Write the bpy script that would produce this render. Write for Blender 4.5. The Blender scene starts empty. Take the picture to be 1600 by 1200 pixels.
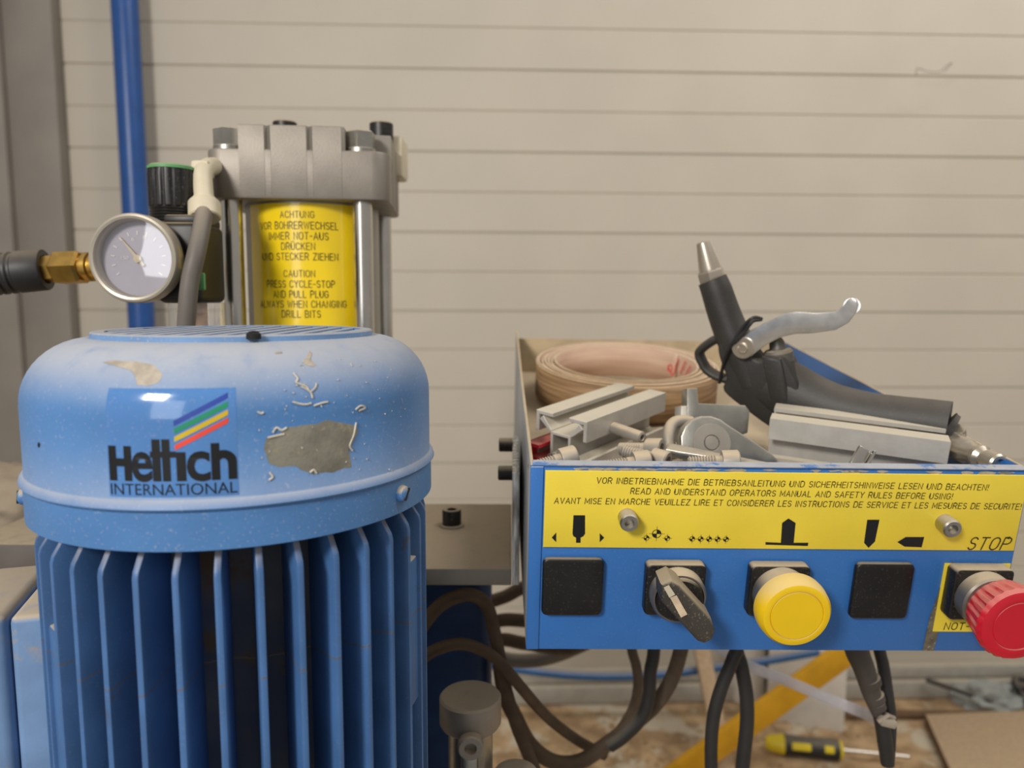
import bpy, bmesh, math, random
from mathutils import Vector as V, Matrix
from math import sin, cos, pi, radians as R
SC = bpy.context.scene
COL = SC.collection
random.seed(7)

# ------------------------------------------------------------------ camera
ZC = 1.46                      # eye height; the bench top is at 0.725
F_PX = 1155.0
PITCH, ROLL = R(6.5), R(0.2)
FW = V((0, cos(PITCH), -sin(PITCH)))
_u = V((0, sin(PITCH), cos(PITCH))); _r = V((1, 0, 0))
RT = _r*cos(ROLL) + _u*sin(ROLL)
UP = _u*cos(ROLL) - _r*sin(ROLL)
CAM = V((0, 0, ZC))
cd = bpy.data.cameras.new('camera'); cam = bpy.data.objects.new('camera', cd); COL.objects.link(cam)
cd.sensor_width = 36; cd.lens = 36*F_PX/1600; cd.clip_start = .02; cd.clip_end = 50
m = Matrix((RT, UP, -FW)).transposed().to_4x4(); m.translation = CAM
cam.matrix_world = m
cd.dof.use_dof = True; cd.dof.focus_distance = .335; cd.dof.aperture_fstop = 8.5
SC.camera = cam

# ------------------------------------------------------------------ light
SC.view_settings.view_transform = 'Standard'; SC.view_settings.look = 'None'
SC.view_settings.exposure = 0.0; SC.view_settings.gamma = 1.0; SC.view_settings.use_curve_mapping = False
w = bpy.data.worlds.new('workshop_air'); SC.world = w; w.use_nodes = True
w.node_tree.nodes['Background'].inputs[0].default_value = (1.0, .95, .89, 1)
w.node_tree.nodes['Background'].inputs[1].default_value = .34
def area(name, loc, target, sx, sy, power, col=(1, .93, .83)):
    l = bpy.data.lights.new(name, 'AREA'); l.shape = 'RECTANGLE'; l.size = sx; l.size_y = sy
    l.energy = power; l.color = col
    o = bpy.data.objects.new(name, l); COL.objects.link(o); o.location = loc
    o.rotation_euler = (V(target) - V(loc)).to_track_quat('-Z', 'Y').to_euler()
    return o
area('work_lamp', (-.62, -.72, ZC+.58), (.0, .45, ZC-.1), .24, .24, 14.5, (1, .95, .88))
area('ceiling_tube', (1.25, .25, ZC+1.5), (1.0, 1.3, ZC+.2), 1.4, .25, 19, (1, .95, .87))
area('reflection_fill', (-.75, -1.7, ZC+.35), (.0, .4, ZC), .6, 1.0, 5, (.97, .98, 1))  # added fill from no seen source, mirrored by rods and gauge

# ------------------------------------------------------------------ picture rays -> places at a real distance
def ray(x, y): return FW + RT*((x-800)/F_PX) - UP*((y-600)/F_PX)
def at(x, y, Y):
    d = ray(x, y); return CAM + d*(Y/d.y)
def atz(x, y, Z):
    d = ray(x, y); return CAM + d*((Z-ZC)/d.z)
def onp(x, y, o, n):
    d = ray(x, y); return CAM + d*((V(o)-CAM).dot(n)/d.dot(n))

# ------------------------------------------------------------------ materials
def lin(c):
    return tuple((x/255/12.92 if x/255 <= .04045 else ((x/255+.055)/1.055)**2.4) for x in c) + (1,)
DUST = (196, 180, 156)
def mat(name, c, rough=.5, metal=0., dust=0., dustc=DUST, var=.10, scale=45., bump=0., spec=.5, dlo=.25, dhi=.95,
        speck=0., grain=None, c2=None, coat=0., patch=None, zline=None, alpha=None, trans=0.):
    mt = bpy.data.materials.new(name); mt.use_nodes = True
    nt = mt.node_tree; N = nt.nodes; L = nt.links; b = N['Principled BSDF']
    b.inputs['Roughness'].default_value = rough; b.inputs['Metallic'].default_value = metal
    b.inputs['Specular IOR Level'].default_value = spec
    b.inputs['Coat Weight'].default_value = coat
    if trans: b.inputs['Transmission Weight'].default_value = trans
    tc = N.new('ShaderNodeTexCoord'); co = tc.outputs['Object']
    if grain:
        mp = N.new('ShaderNodeMapping'); mp.inputs['Scale'].default_value = grain; L.new(co, mp.inputs[0]); gco = mp.outputs[0]
    else: gco = co
    nz = N.new('ShaderNodeTexNoise'); nz.inputs['Scale'].default_value = scale; nz.inputs['Detail'].default_value = 6
    L.new(gco, nz.inputs['Vector'])
    def ramp(src, lo, hi):
        r = N.new('ShaderNodeMapRange'); r.inputs['From Min'].default_value = lo; r.inputs['From Max'].default_value = hi
        r.interpolation_type = 'SMOOTHSTEP'; L.new(src, r.inputs['Value']); return r.outputs[0]
    def mix(f, a, bb):
        x = N.new('ShaderNodeMix'); x.data_type = 'RGBA'
        if isinstance(f, (int, float)): x.inputs[0].default_value = f
        else: L.new(f, x.inputs[0])
        for s, q in ((6, a), (7, bb)):
            if isinstance(q, tuple): x.inputs[s].default_value = q
            else: L.new(q, x.inputs[s])
        return x.outputs[2]
    def mul(a, bb):
        x = N.new('ShaderNodeMath'); x.operation = 'MULTIPLY'
        for s, q in ((0, a), (1, bb)):
            if isinstance(q, (int, float)): x.inputs[s].default_value = q
            else: L.new(q, x.inputs[s])
        return x.outputs[0]
    cl = lin(c)
    hi_ = tuple(min(1, x*(1+var)) for x in cl[:3]) + (1,); lo_ = tuple(x*(1-var) for x in cl[:3]) + (1,)
    out = mix(ramp(nz.outputs[0], .3, .7), lo_ if c2 is None else lin(c2), hi_)
    if patch:
        pn = N.new('ShaderNodeTexNoise'); pn.inputs['Scale'].default_value = patch[1]; pn.inputs['Detail'].default_value = 8
        pn.inputs['Roughness'].default_value = .65; L.new(co, pn.inputs['Vector'])
        out = mix(ramp(pn.outputs[0], patch[2], patch[2]+.08), out, lin(patch[0]))
    if zline:
        sz_ = N.new('ShaderNodeSeparateXYZ'); L.new(co, sz_.inputs[0])
        zn = N.new('ShaderNodeTexNoise'); zn.inputs['Scale'].default_value = 25; zn.inputs['Detail'].default_value = 6; L.new(co, zn.inputs['Vector'])
        def mth(op, a, bb):
            x = N.new('ShaderNodeMath'); x.operation = op
            for s_, q in ((0, a), (1, bb)):
                if isinstance(q, (int, float)): x.inputs[s_].default_value = q
                elif q is not None: L.new(q, x.inputs[s_])
            return x.outputs[0]
        dz = mth('ABSOLUTE', mth('ADD', mth('SUBTRACT', sz_.outputs[2], zline), mul(mth('SUBTRACT', zn.outputs[0], .5), .016)), None)
        out = mix(mul(ramp(dz, .0005, .0001), .8), out, lin((104, 92, 76)))
    if speck:
        sn = N.new('ShaderNodeTexNoise'); sn.inputs['Scale'].default_value = 900; sn.inputs['Detail'].default_value = 2
        L.new(co, sn.inputs['Vector'])
        out = mix(mul(ramp(sn.outputs[0], .60, .72), speck), out, lin(dustc))
    if dust:
        ge = N.new('ShaderNodeNewGeometry'); sp = N.new('ShaderNodeSeparateXYZ'); L.new(ge.outputs['Normal'], sp.inputs[0])
        dn = N.new('ShaderNodeTexNoise'); dn.inputs['Scale'].default_value = 120; dn.inputs['Detail'].default_value = 8
        L.new(co, dn.inputs['Vector'])
        f = mul(mul(ramp(sp.outputs[2], dlo, dhi), dust), ramp(dn.outputs[0], -.25, .55))
        out = mix(f, out, lin(dustc))
        rr = N.new('ShaderNodeMapRange'); L.new(f, rr.inputs[0]); rr.inputs[3].default_value = rough; rr.inputs[4].default_value = .95
        L.new(rr.outputs[0], b.inputs['Roughness'])
        if metal:
            rm = N.new('ShaderNodeMapRange'); L.new(f, rm.inputs[0]); rm.inputs[3].default_value = metal; rm.inputs[4].default_value = 0
            L.new(rm.outputs[0], b.inputs['Metallic'])
    L.new(out, b.inputs['Base Color'])
    if bump:
        bn = N.new('ShaderNodeTexNoise'); bn.inputs['Scale'].default_value = 700 if not grain else scale; bn.inputs['Detail'].default_value = 4
        L.new(gco if grain else co, bn.inputs['Vector'])
        bp = N.new('ShaderNodeBump'); bp.inputs['Strength'].default_value = bump; bp.inputs['Distance'].default_value = .0006
        L.new(bn.outputs[0], bp.inputs['Height']); L.new(bp.outputs[0], b.inputs['Normal'])
    if alpha is not None: b.inputs['Alpha'].default_value = alpha
    return mt
PALE = (205, 192, 172)
M = dict(
    wall=mat('painted_wall_panel', (196, 188, 174), .6, var=.03, scale=6, bump=.05),
    jamb=mat('grey_steel_jamb', (134, 127, 119), .6, var=.08, scale=9, patch=((110, 100, 90), 14, .70)),
    rail=mat('pale_rail', (176, 172, 162), .6, dust=.5, var=.08),
    floor=mat('concrete', (120, 116, 110), .9, var=.15, scale=8),
    bench=mat('dusty_bench_board', (188, 160, 124), .9, var=.2, scale=22, patch=((206, 194, 172), 9, .52), bump=.4, c2=(150, 122, 90)),
    pipe=mat('blue_pipe_paint', (30, 78, 146), .35, var=.08),
    hood=mat('fan_cover_blue', (76, 124, 180), .42, dust=.78, dustc=(186, 185, 186), var=.06, scale=30, bump=.12, speck=.25, dlo=.05, dhi=.95),
    skirt=mat('fan_cover_edge', (76, 124, 180), .42, dust=.9, dlo=.1, dhi=.6, var=.06, scale=30, speck=.3),
    grille=mat('grille_blue', (110, 146, 190), .5, dust=.55, speck=.5),
    dark=mat('dark_void', (14, 14, 16), .8),
    fin=mat('motor_blue', (66, 104, 154), .42, dust=.9, dlo=.3, dhi=.9, var=.12, scale=40, bump=.06, patch=((84, 82, 86), 26, .62), speck=.06, zline=.6000),
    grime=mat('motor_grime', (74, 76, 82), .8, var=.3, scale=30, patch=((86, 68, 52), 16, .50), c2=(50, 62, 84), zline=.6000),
    tbox=mat('terminal_box_blue', (112, 144, 186), .5, dust=.95, dlo=.2, dhi=.8, var=.1, patch=((150, 146, 140), 30, .55), bump=.1),
    film=mat('sticker_film', (80, 130, 192), .12, var=.05, coat=.6, speck=.15),
    ink=mat('black_ink', (22, 22, 26), .35, var=.2),
    s_blue=mat('stripe_blue', (44, 70, 160), .3), s_green=mat('stripe_green', (36, 140, 100), .3),
    s_yel=mat('stripe_yellow', (206, 176, 40), .3), s_red=mat('stripe_red', (226, 78, 60), .3),
    residue=mat('sticker_residue', (126, 124, 112), .55, var=.18, scale=120, patch=((150, 140, 118), 200, .58), bump=.3),
    glue=mat('dried_glue', (196, 190, 176), .7, var=.15, scale=300),
    scuff=mat('bare_scuff', (170, 160, 146), .6, var=.2, scale=200, bump=.3),
    cast=mat('cast_aluminium', (138, 131, 122), .50, .45, dust=.5, var=.06, scale=70, bump=.12),
    steel=mat('polished_steel', (206, 202, 194), .22, 1.0, var=.06),
    zinc=mat('zinc_steel', (176, 174, 166), .34, .95, dust=.65, var=.12, scale=90, bump=.1),
    barrel=mat('anodised_barrel', (150, 148, 142), .4, .7, var=.05),
    yellow=mat('yellow_plate', (240, 214, 66), .38, var=.04, scale=30, coat=.2, speck=.05, dustc=(140, 110, 30)),
    ylabel=mat('yellow_label', (246, 212, 30), .22, var=.03, coat=.4),
    print_=mat('printed_ink', (52, 46, 24), .5, var=.1),
    box=mat('enclosure_blue', (54, 114, 188), .40, dust=.9, dlo=.35, dhi=.9, dustc=(206, 200, 188), var=.07, scale=20, bump=.04, speck=.05),
    tray=mat('dusty_tray', (188, 168, 136), .95, var=.12, scale=60, bump=.3, dust=.6, patch=((120, 130, 150), 25, .68)),
    blackp=mat('black_plastic', (24, 23, 23), .42, dustc=(184, 168, 142), dust=.95, var=.3, scale=80, speck=.12, dlo=.3, dhi=.9),
    blankp=mat('blank_cap_plastic', (24, 23, 23), .42, var=.35, scale=40, speck=.04, dust=.5, dlo=.5),
    rubber=mat('black_rubber', (36, 36, 38), .5, dust=.25, var=.2, scale=60),
    ybtn=mat('yellow_button', (246, 204, 24), .35, dust=.8, dlo=.1, dhi=.7, dustc=(220, 196, 140), var=.04),
    rbtn=mat('red_button', (206, 28, 48), .38, dust=.6, dlo=.1, dhi=.75, dustc=(212, 150, 140), var=.06),
    collar=mat('grey_collar', (120, 116, 110), .4, .6, dust=.9, var=.1),
    lever=mat('switch_handle', (64, 60, 54), .55, dust=.8, dustc=(170, 156, 132), dlo=.0, dhi=.6, var=.2, scale=100, speck=.35),
    cream=mat('cream_plastic', (206, 196, 172), .5, var=.06, dust=.3),
    ctube=mat('grey_tube', (104, 98, 92), .55, dust=.4, var=.1),
    brass=mat('brass', (204, 164, 84), .3, .95, var=.15, scale=120, dust=.15),
    green=mat('green_ring', (90, 150, 96), .5, dust=.4),
    dial=mat('dial_face', (176, 172, 186), .55, var=.04),  # dial tone lightened to carry the reflection of bright surroundings
    dialink=mat('dial_print', (232, 228, 222), .6),
    needle=mat('gauge_needle', (206, 190, 160), .5),
    bezel=mat('gauge_bezel', (176, 168, 154), .3, .4, var=.05, dust=.3),
    ublack=mat('regulator_black', (30, 29, 29), .45, dust=.75, dustc=(170, 150, 116), dlo=.5, dhi=.95, var=.2),
    gunp=mat('gun_plastic', (50, 48, 46), .5, dust=.4, dustc=(132, 124, 114), dlo=.1, dhi=1., var=.12, scale=70, bump=.15, speck=.1),
    gunm=mat('gun_lever_metal', (214, 212, 208), .28, .8, var=.08, scale=160, bump=.08),
    nickel=mat('nickel', (200, 190, 174), .30, .8, var=.1),
    alu=mat('dusty_aluminium', (196, 192, 184), .45, .35, dust=.95, dustc=(206, 196, 176), dlo=.15, dhi=.75, var=.06, scale=100, bump=.1),
    redp=mat('red_plastic', (222, 40, 60), .4, dust=.4),
    oak=mat('oak_veneer', (166, 134, 96), .6, grain=(14, 14, 420), scale=1.2, c2=(122, 92, 60), var=.08, bump=.2),
    fleece=mat('banding_inside', (200, 170, 148), .75, grain=(20, 20, 200), scale=1.0, c2=(188, 156, 134), var=.05),
    oakedge=mat('banding_edge', (216, 194, 164), .8, var=.12, scale=200),
    redpen=mat('red_pencil', (214, 60, 48), .6),
    plate=mat('dusty_steel_plate', (160, 154, 144), .5, .4, dust=.98, dustc=(198, 180, 154), dlo=.3, dhi=.8, var=.1),
    bright=mat('cut_aluminium', (232, 230, 226), .35, .35, grain=(40, 40, 6), scale=9, var=.25, c2=(150, 148, 142)),
    column=mat('machine_blue', (32, 62, 108), .5, var=.15, dust=.5, speck=.05),
    cable=mat('dusty_brown_cable', (96, 80, 64), .75, dust=.6, dustc=(146, 124, 98), dlo=.1, dhi=.9, var=.18, scale=90, bump=.3),
    cableb=mat('black_cable', (44, 42, 41), .55, dust=.45, var=.15),
    tape=mat('cable_tape', (74, 68, 62), .65, dust=.5, var=.15, bump=.3),
    hoseb=mat('blue_hose', (40, 100, 160), .4, dust=.4),
    strap=mat('clear_strap', (206, 202, 206), .35, alpha=.62),
    pine=mat('pale_pine', (196, 170, 138), .7, grain=(60, 60, 5), scale=4, c2=(176, 148, 116), var=.05),
    ochre=mat('yellow_bar_paint', (214, 160, 22), .5, var=.12, scale=25, patch=((150, 112, 50), 40, .66)),
    carton=mat('white_carton', (234, 230, 222), .7, var=.04, dust=.3),
    chip=mat('chipboard', (176, 146, 112), .85, var=.2, scale=300, dust=.4),
    chipedge=mat('chipboard_edge', (112, 86, 62), .85, var=.3, scale=300),
    ydrv=mat('yellow_grip', (224, 200, 40), .4, var=.05),
    rag=mat('dusty_casting', (140, 128, 112), .9, dust=.9, dustc=(160, 146, 126), dlo=-.2, dhi=.6, var=.2, scale=40, bump=.5),
    flake=mat('wood_flake', (172, 142, 104), .85, var=.25, scale=90),
    wrap=mat('clear_wrap', (190, 196, 192), .2, alpha=.55),
    grime_tan=mat('tan_grime', (104, 96, 80), .95, var=.3, scale=200, speck=.5),
    darkbar=mat('dark_dusty_steel', (104, 98, 92), .8, dust=.95, dustc=(176, 160, 136), dlo=.3, dhi=.8, var=.12),
    side=mat('dusty_side_panel', (164, 166, 168), .6, dust=.6, dustc=(196, 180, 152), var=.1, scale=30, patch=((120, 140, 170), 14, .66)),
    lip=mat('dusty_lip', (176, 178, 184), .8, var=.08, patch=((96, 134, 190), 60, .54), scale=90),
    tie=mat('dusty_tie', (158, 146, 130), .5, var=.15),
    neck=mat('black_thread', (20, 20, 20), .4),
    thread=mat('cobweb', (120, 110, 96), .9),
)
mt = bpy.data.materials.new('clear_lens'); mt.use_nodes = True
nt = mt.node_tree; nt.nodes.clear()
o_ = nt.nodes.new('ShaderNodeOutputMaterial'); mx = nt.nodes.new('ShaderNodeMixShader'); tr = nt.nodes.new('ShaderNodeBsdfTransparent')
gl = nt.nodes.new('ShaderNodeBsdfGlossy'); gl.inputs['Roughness'].default_value = .04; fr = nt.nodes.new('ShaderNodeMapRange'); lw = nt.nodes.new('ShaderNodeLayerWeight'); lw.inputs[0].default_value = .3; nt.links.new(lw.outputs['Facing'], fr.inputs[0]); fr.inputs[3].default_value = .16; fr.inputs[4].default_value = .7
nt.links.new(fr.outputs[0], mx.inputs[0]); nt.links.new(tr.outputs[0], mx.inputs[1]); nt.links.new(gl.outputs[0], mx.inputs[2]); nt.links.new(mx.outputs[0], o_.inputs[0])
M['lens'] = mt

# ------------------------------------------------------------------ mesh helpers
def frame(o, x, y, z):
    mm = Matrix((x, y, z)).transposed().to_4x4(); mm.translation = o; return mm
def axis_frame(o, z, xhint=V((1, 0, 0))):
    z = V(z).normalized(); x = V(xhint) - z*z.dot(V(xhint))
    if x.length < 1e-4: x = V((0, 1, 0)) - z*z.y
    x.normalize(); return frame(V(o), x, z.cross(x), z)
W = {}
class MB:
    def __init__(s): s.v = []; s.f = []; s.mi = []
    def add(s, vs, fs, mi=0, Mx=None):
        n = len(s.v); s.v += [(Mx @ V(p)) if Mx is not None else V(p) for p in vs]
        s.f += [tuple(i+n for i in f) for f in fs]; s.mi += [mi]*len(fs); return s
    def _bm(s, bm, mi=0, Mx=None):
        bm.verts.index_update()
        s.add([v.co.copy() for v in bm.verts], [[v.index for v in f.verts] for f in bm.faces], mi, Mx); bm.free(); return s
    def box(s, c, size, Mx=None, bev=0., seg=2, mi=0):
        bm = bmesh.new(); bmesh.ops.create_cube(bm, size=1)
        for v in bm.verts: v.co = V((v.co.x*size[0]+c[0], v.co.y*size[1]+c[1], v.co.z*size[2]+c[2]))
        if bev: bmesh.ops.bevel(bm, geom=bm.edges[:], offset=bev, segments=seg, affect='EDGES', profile=.5)
        return s._bm(bm, mi, Mx)
    def prism(s, poly, vec, bev=0., seg=2, mi=0, Mx=None, vert_bev=False):
        bm = bmesh.new(); vec = V(vec)
        a = [bm.verts.new(V(p)) for p in poly]; b = [bm.verts.new(V(p)+vec) for p in poly]; n = len(a)
        bm.faces.new(a); bm.faces.new(b[::-1])
        for i in range(n): bm.faces.new((a[(i+1) % n], a[i], b[i], b[(i+1) % n]))
        bmesh.ops.recalc_face_normals(bm, faces=bm.faces[:])
        if bev:
            aset = set(a); bset = set(b)
            es = [e for e in bm.edges if vert_bev or (e.verts[0] in aset) == (e.verts[1] in aset)]
            bmesh.ops.bevel(bm, geom=es, offset=bev, segments=seg, affect='EDGES', profile=.5, clamp_overlap=True)
        bmesh.ops.triangulate(bm, faces=[f for f in bm.faces if len(f.verts) > 4])
        return s._bm(bm, mi, Mx)
    def lathe(s, prof, Mx=None, seg=48, mi=0, a0=0., a1=2*pi, caps=True):
        full = abs(a1-a0-2*pi) < 1e-6; n = seg if full else seg+1
        vs = []; fs = []
        for (r, h) in prof:
            for k in range(n):
                a = a0+(a1-a0)*k/seg; vs.append((r*cos(a), r*sin(a), h))
        for i in range(len(prof)-1):
            for k in range(seg):
                k2 = (k+1) % n
                fs.append((i*n+k, i*n+k2, (i+1)*n+k2, (i+1)*n+k))
        if full and caps:
            if prof[0][0] > 1e-9: fs.append(tuple(range(n))[::-1])
            if prof[-1][0] > 1e-9: fs.append(tuple((len(prof)-1)*n+k for k in range(n)))
        return s.add(vs, fs, mi, Mx)
    def cyl(s, p0, p1, r0, r1=None, seg=24, mi=0, xh=V((1, 0, 0))):
        p0 = V(p0); p1 = V(p1); r1 = r0 if r1 is None else r1; h = (p1-p0).length
        return s.lathe([(r0, 0), (r1, h)], axis_frame(p0, p1-p0, xh), seg, mi)
    def tube(s, pts, r, seg=12, mi=0, cap=True, flat=1., up=None):
        pts = [V(p) for p in pts]; n = len(pts); rs = r if isinstance(r, (list, tuple)) else [r]*n
        t = [(pts[min(i+1, n-1)]-pts[max(i-1, 0)]).normalized() for i in range(n)]
        x = V(up) if up else (V((0, 0, 1)) if abs(t[0].z) < .9 else V((1, 0, 0)))
        vs = []; fs = []
        for i in range(n):
            x = (x - t[i]*t[i].dot(x)).normalized(); y = t[i].cross(x)
            ra, rb = rs[i] if isinstance(rs[i], tuple) else (rs[i]*flat, rs[i])
            for k in range(seg):
                a = 2*pi*k/seg; vs.append(pts[i]+x*(ra*cos(a))+y*(rb*sin(a)))
        for i in range(n-1):
            for k in range(seg):
                k2 = (k+1) % seg; fs.append((i*seg+k, i*seg+k2, (i+1)*seg+k2, (i+1)*seg+k))
        if cap: fs.append(tuple(range(seg))[::-1]); fs.append(tuple((n-1)*seg+k for k in range(seg)))
        return s.add(vs, fs, mi)
    def build(s, name, mats, parent=None, ang=35):
        if not isinstance(mats, (list, tuple)): mats = [mats]
        me = bpy.data.meshes.new(name); o = bpy.data.objects.new(name, me)
        if parent is None:
            xs = [v.x for v in s.v]; ys = [v.y for v in s.v]; zs = [v.z for v in s.v]
            T = Matrix.Translation(((min(xs)+max(xs))/2, (min(ys)+max(ys))/2, min(zs)))
            W[o] = T; o.matrix_world = T
        else:
            T = W[parent]; o.parent = parent; W[o] = T
        Ti = T.inverted()
        me.from_pydata([Ti @ v for v in s.v], [], s.f)
        for q in mats: me.materials.append(M[q])
        for p, i in zip(me.polygons, s.mi): p.material_index = i
        bm = bmesh.new(); bm.from_mesh(me); bmesh.ops.recalc_face_normals(bm, faces=bm.faces[:]); bm.to_mesh(me); bm.free()
        me.shade_smooth(); me.set_sharp_from_angle(angle=R(ang)); me.update()
        COL.objects.link(o); return o
def thing(name, label, cat, Mx, group=None):
    o = bpy.data.objects.new(name, None); o.empty_display_size = .01; COL.objects.link(o)
    if not isinstance(Mx, Matrix): Mx = Matrix.Translation(V(Mx))
    o.matrix_world = Mx; W[o] = Mx.copy(); return tag(o, label, cat, group)
def tag(o, label, cat, group=None, kind=None):
    o['label'] = label; o['category'] = cat
    if group: o['group'] = group
    if kind: o['kind'] = kind
    return o
def struct(o, label, cat): return tag(o, label, cat, None, 'structure')
def copy_thing(o, Mx, label):
    c = o.copy(); COL.objects.link(c); c.matrix_world = Mx; c['label'] = label; W[c] = Mx.copy()
    for ch in [x for x in bpy.data.objects if x.parent == o]:
        d = ch.copy(); COL.objects.link(d); d.parent = c; W[d] = Mx.copy()
        for g in [x for x in bpy.data.objects if x.parent == ch]:
            e = g.copy(); COL.objects.link(e); e.parent = d; W[e] = Mx.copy()
    return c
def smooth(pts, k=8):
    pts = [V(p) for p in pts]; P = [pts[0]*2-pts[1]]+pts+[pts[-1]*2-pts[-2]]; out = []
    for i in range(1, len(P)-2):
        a, b, c, d = P[i-1:i+3]
        for j in range(k):
            t = j/k; out.append(.5*((2*b)+(c-a)*t+(2*a-5*b+4*c-d)*t*t+(3*b-a-3*c+d)*t**3))
    return out+[pts[-1]]
def smooth_r(rs, k=8):
    out = []
    for i in range(len(rs)-1):
        for j in range(k):
            t = j/k; a, b = rs[i], rs[i+1]
            out.append(tuple(p+(q-p)*t for p, q in zip(a, b)) if isinstance(a, tuple) else a+(b-a)*t)
    return out+[rs[-1]]
_tc = {}
def glyphs(txt, off=0., shear=0.):
    k = (txt, off, shear)
    if k in _tc: return _tc[k]
    cu = bpy.data.curves.new('t', 'FONT'); cu.body = txt; cu.offset = off; cu.shear = shear; cu.resolution_u = 4; cu.fill_mode = 'FRONT'
    ob = bpy.data.objects.new('t', cu); COL.objects.link(ob)
    dg = bpy.context.evaluated_depsgraph_get(); dg.update()
    me = bpy.data.meshes.new_from_object(ob.evaluated_get(dg))
    vs = [(v.co.x, v.co.y) for v in me.vertices]; fs = [tuple(p.vertices) for p in me.polygons]
    bpy.data.objects.remove(ob); bpy.data.curves.remove(cu); bpy.data.meshes.remove(me)
    _tc[k] = (vs, fs); return vs, fs
CAPH = max(v[1] for v in glyphs('H')[0])
def text(mb, txt, x0, x1, y0, h, fn, off=0., shear=0., fit=False):
    """lettering between x0..x1 on baseline y0 with cap height h; fn maps (x, y) to the surface"""
    vs, fs = glyphs(txt, off, shear)
    a = min(v[0] for v in vs); b = max(v[0] for v in vs); c = 0.; d = CAPH
    if fit: c = min(v[1] for v in vs); d = max(v[1] for v in vs)
    mb.add([fn(x0+(x1-x0)*(v[0]-a)/(b-a), y0+h*(v[1]-c)/(d-c)) for v in vs], fs)
def _arc(cx, cy, rx, ry, a0, a1, n=7): return [(cx+rx*cos(R(a0+(a1-a0)*i/n)), cy+ry*sin(R(a0+(a1-a0)*i/n))) for i in range(n+1)]
_C = _arc(.31, .68, .31, .32, 18, 180)+_arc(.31, .32, .31, .32, 180, 342)
_O = _arc(.32, .66, .32, .34, 0, 180)+_arc(.32, .34, .32, .34, 180, 360)+[(.64, .66)]
_S = _arc(.28, .75, .26, .25, 25, 255)+_arc(.29, .26, .27, .26, 72, -155)
_P = [(0, 0), (0, 1), (.34, 1)]+_arc(.34, .74, .25, .26, 90, -90)+[(0, .48)]
_U = [(0, 1), (0, .3)]+_arc(.3, .3, .3, .3, 180, 360)+[(.6, 1)]
STROKES = {'A': (.68, [[(0, 0), (.34, 1), (.68, 0)], [(.11, .33), (.57, .33)]]), 'B': (.6, [[(0, 0), (0, 1), (.33, 1)]+_arc(.33, .76, .23, .24, 90, -90)+[(0, .52)], [(.33, .52)]+_arc(.33, .26, .27, .26, 90, -90)+[(0, 0)]]),
 'C': (.6, [_C]), 'D': (.62, [[(0, 0), (0, 1), (.3, 1)]+_arc(.3, .66, .32, .34, 90, 0)+_arc(.3, .34, .32, .34, 0, -90)+[(0, 0)]]), 'E': (.54, [[(.54, 1), (0, 1), (0, 0), (.54, 0)], [(0, .52), (.48, .52)]]),
 'F': (.52, [[(.52, 1), (0, 1), (0, 0)], [(0, .52), (.46, .52)]]), 'G': (.64, [_C[:-1]+[(.62, .3), (.63, .47), (.36, .47)]]), 'H': (.6, [[(0, 0), (0, 1)], [(.6, 0), (.6, 1)], [(0, .52), (.6, .52)]]), 'I': (.04, [[(.02, 0), (.02, 1)]]),
 'K': (.6, [[(0, 0), (0, 1)], [(.58, 1), (0, .4)], [(.2, .6), (.6, 0)]]), 'L': (.5, [[(0, 1), (0, 0), (.5, 0)]]), 'M': (.74, [[(0, 0), (0, 1), (.37, .22), (.74, 1), (.74, 0)]]), 'N': (.6, [[(0, 0), (0, 1), (.6, 0), (.6, 1)]]),
 'O': (.64, [_O]), 'P': (.6, [_P]), 'R': (.6, [_P, [(.32, .48), (.6, 0)]]), 'S': (.56, [_S]), 'T': (.58, [[(0, 1), (.58, 1)], [(.29, 1), (.29, 0)]]), 'U': (.6, [_U]), '\u00dc': (.6, [_U, [(.16, 1.14), (.16, 1.24)], [(.44, 1.14), (.44, 1.24)]]),
 'V': (.66, [[(0, 1), (.33, 0), (.66, 1)]]), 'W': (.9, [[(0, 1), (.22, 0), (.45, .9), (.68, 0), (.9, 1)]]), 'X': (.6, [[(0, 0), (.6, 1)], [(0, 1), (.6, 0)]]), 'Y': (.62, [[(0, 1), (.31, .45), (.62, 1)], [(.31, .45), (.31, 0)]]),
 'Z': (.58, [[(0, 1), (.58, 1), (0, 0), (.58, 0)]]), '-': (.34, [[(0, .47), (.34, .47)]]), '!': (.04, [[(.02, .42), (.02, 1)], [(.02, 0), (.02, .10)]]), ' ': (.26, [])}
def stroke_text(mb, txt, x0, x1, y0, h, fn, wt=.13, shear=0., gap=.29):
    tot = sum(STROKES[c][0]+gap for c in txt)-gap; sx = (x1-x0)/tot; x = x0; hw = wt*h/2
    for c in txt:
        wd_, sts = STROKES[c]
        for st in sts:
            p = [V((x+q[0]*sx, y0+q[1]*h)) for q in st]; n = len(p); Lf = []; Rt = []
            for i in range(n):
                d0 = (p[i]-p[i-1]).normalized() if i else (p[1]-p[0]).normalized()
                d1 = (p[i+1]-p[i]).normalized() if i < n-1 else d0
                m_ = (d0+d1); m_ = m_.normalized() if m_.length > .2 else d1
                nr = V((-m_.y, m_.x)); k_ = hw/max(.45, m_.dot(d1)); e_ = (-d0*hw*.8 if i == 0 else (d1*hw*.8 if i == n-1 else V((0, 0))))
                Lf.append(p[i]+nr*k_+e_); Rt.append(p[i]-nr*k_+e_)
            mb.add([fn(q.x+shear*(q.y-y0), q.y) for q in Lf+Rt], [(i, i+1, n+i+1, n+i) for i in range(n-1)])
        x += (wd_+gap)*sx
def face_loop(mb, pts, fn, mi=0):
    q = [fn(*p) for p in pts]; mb.add(q, [tuple(range(len(q)))], mi)
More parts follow.
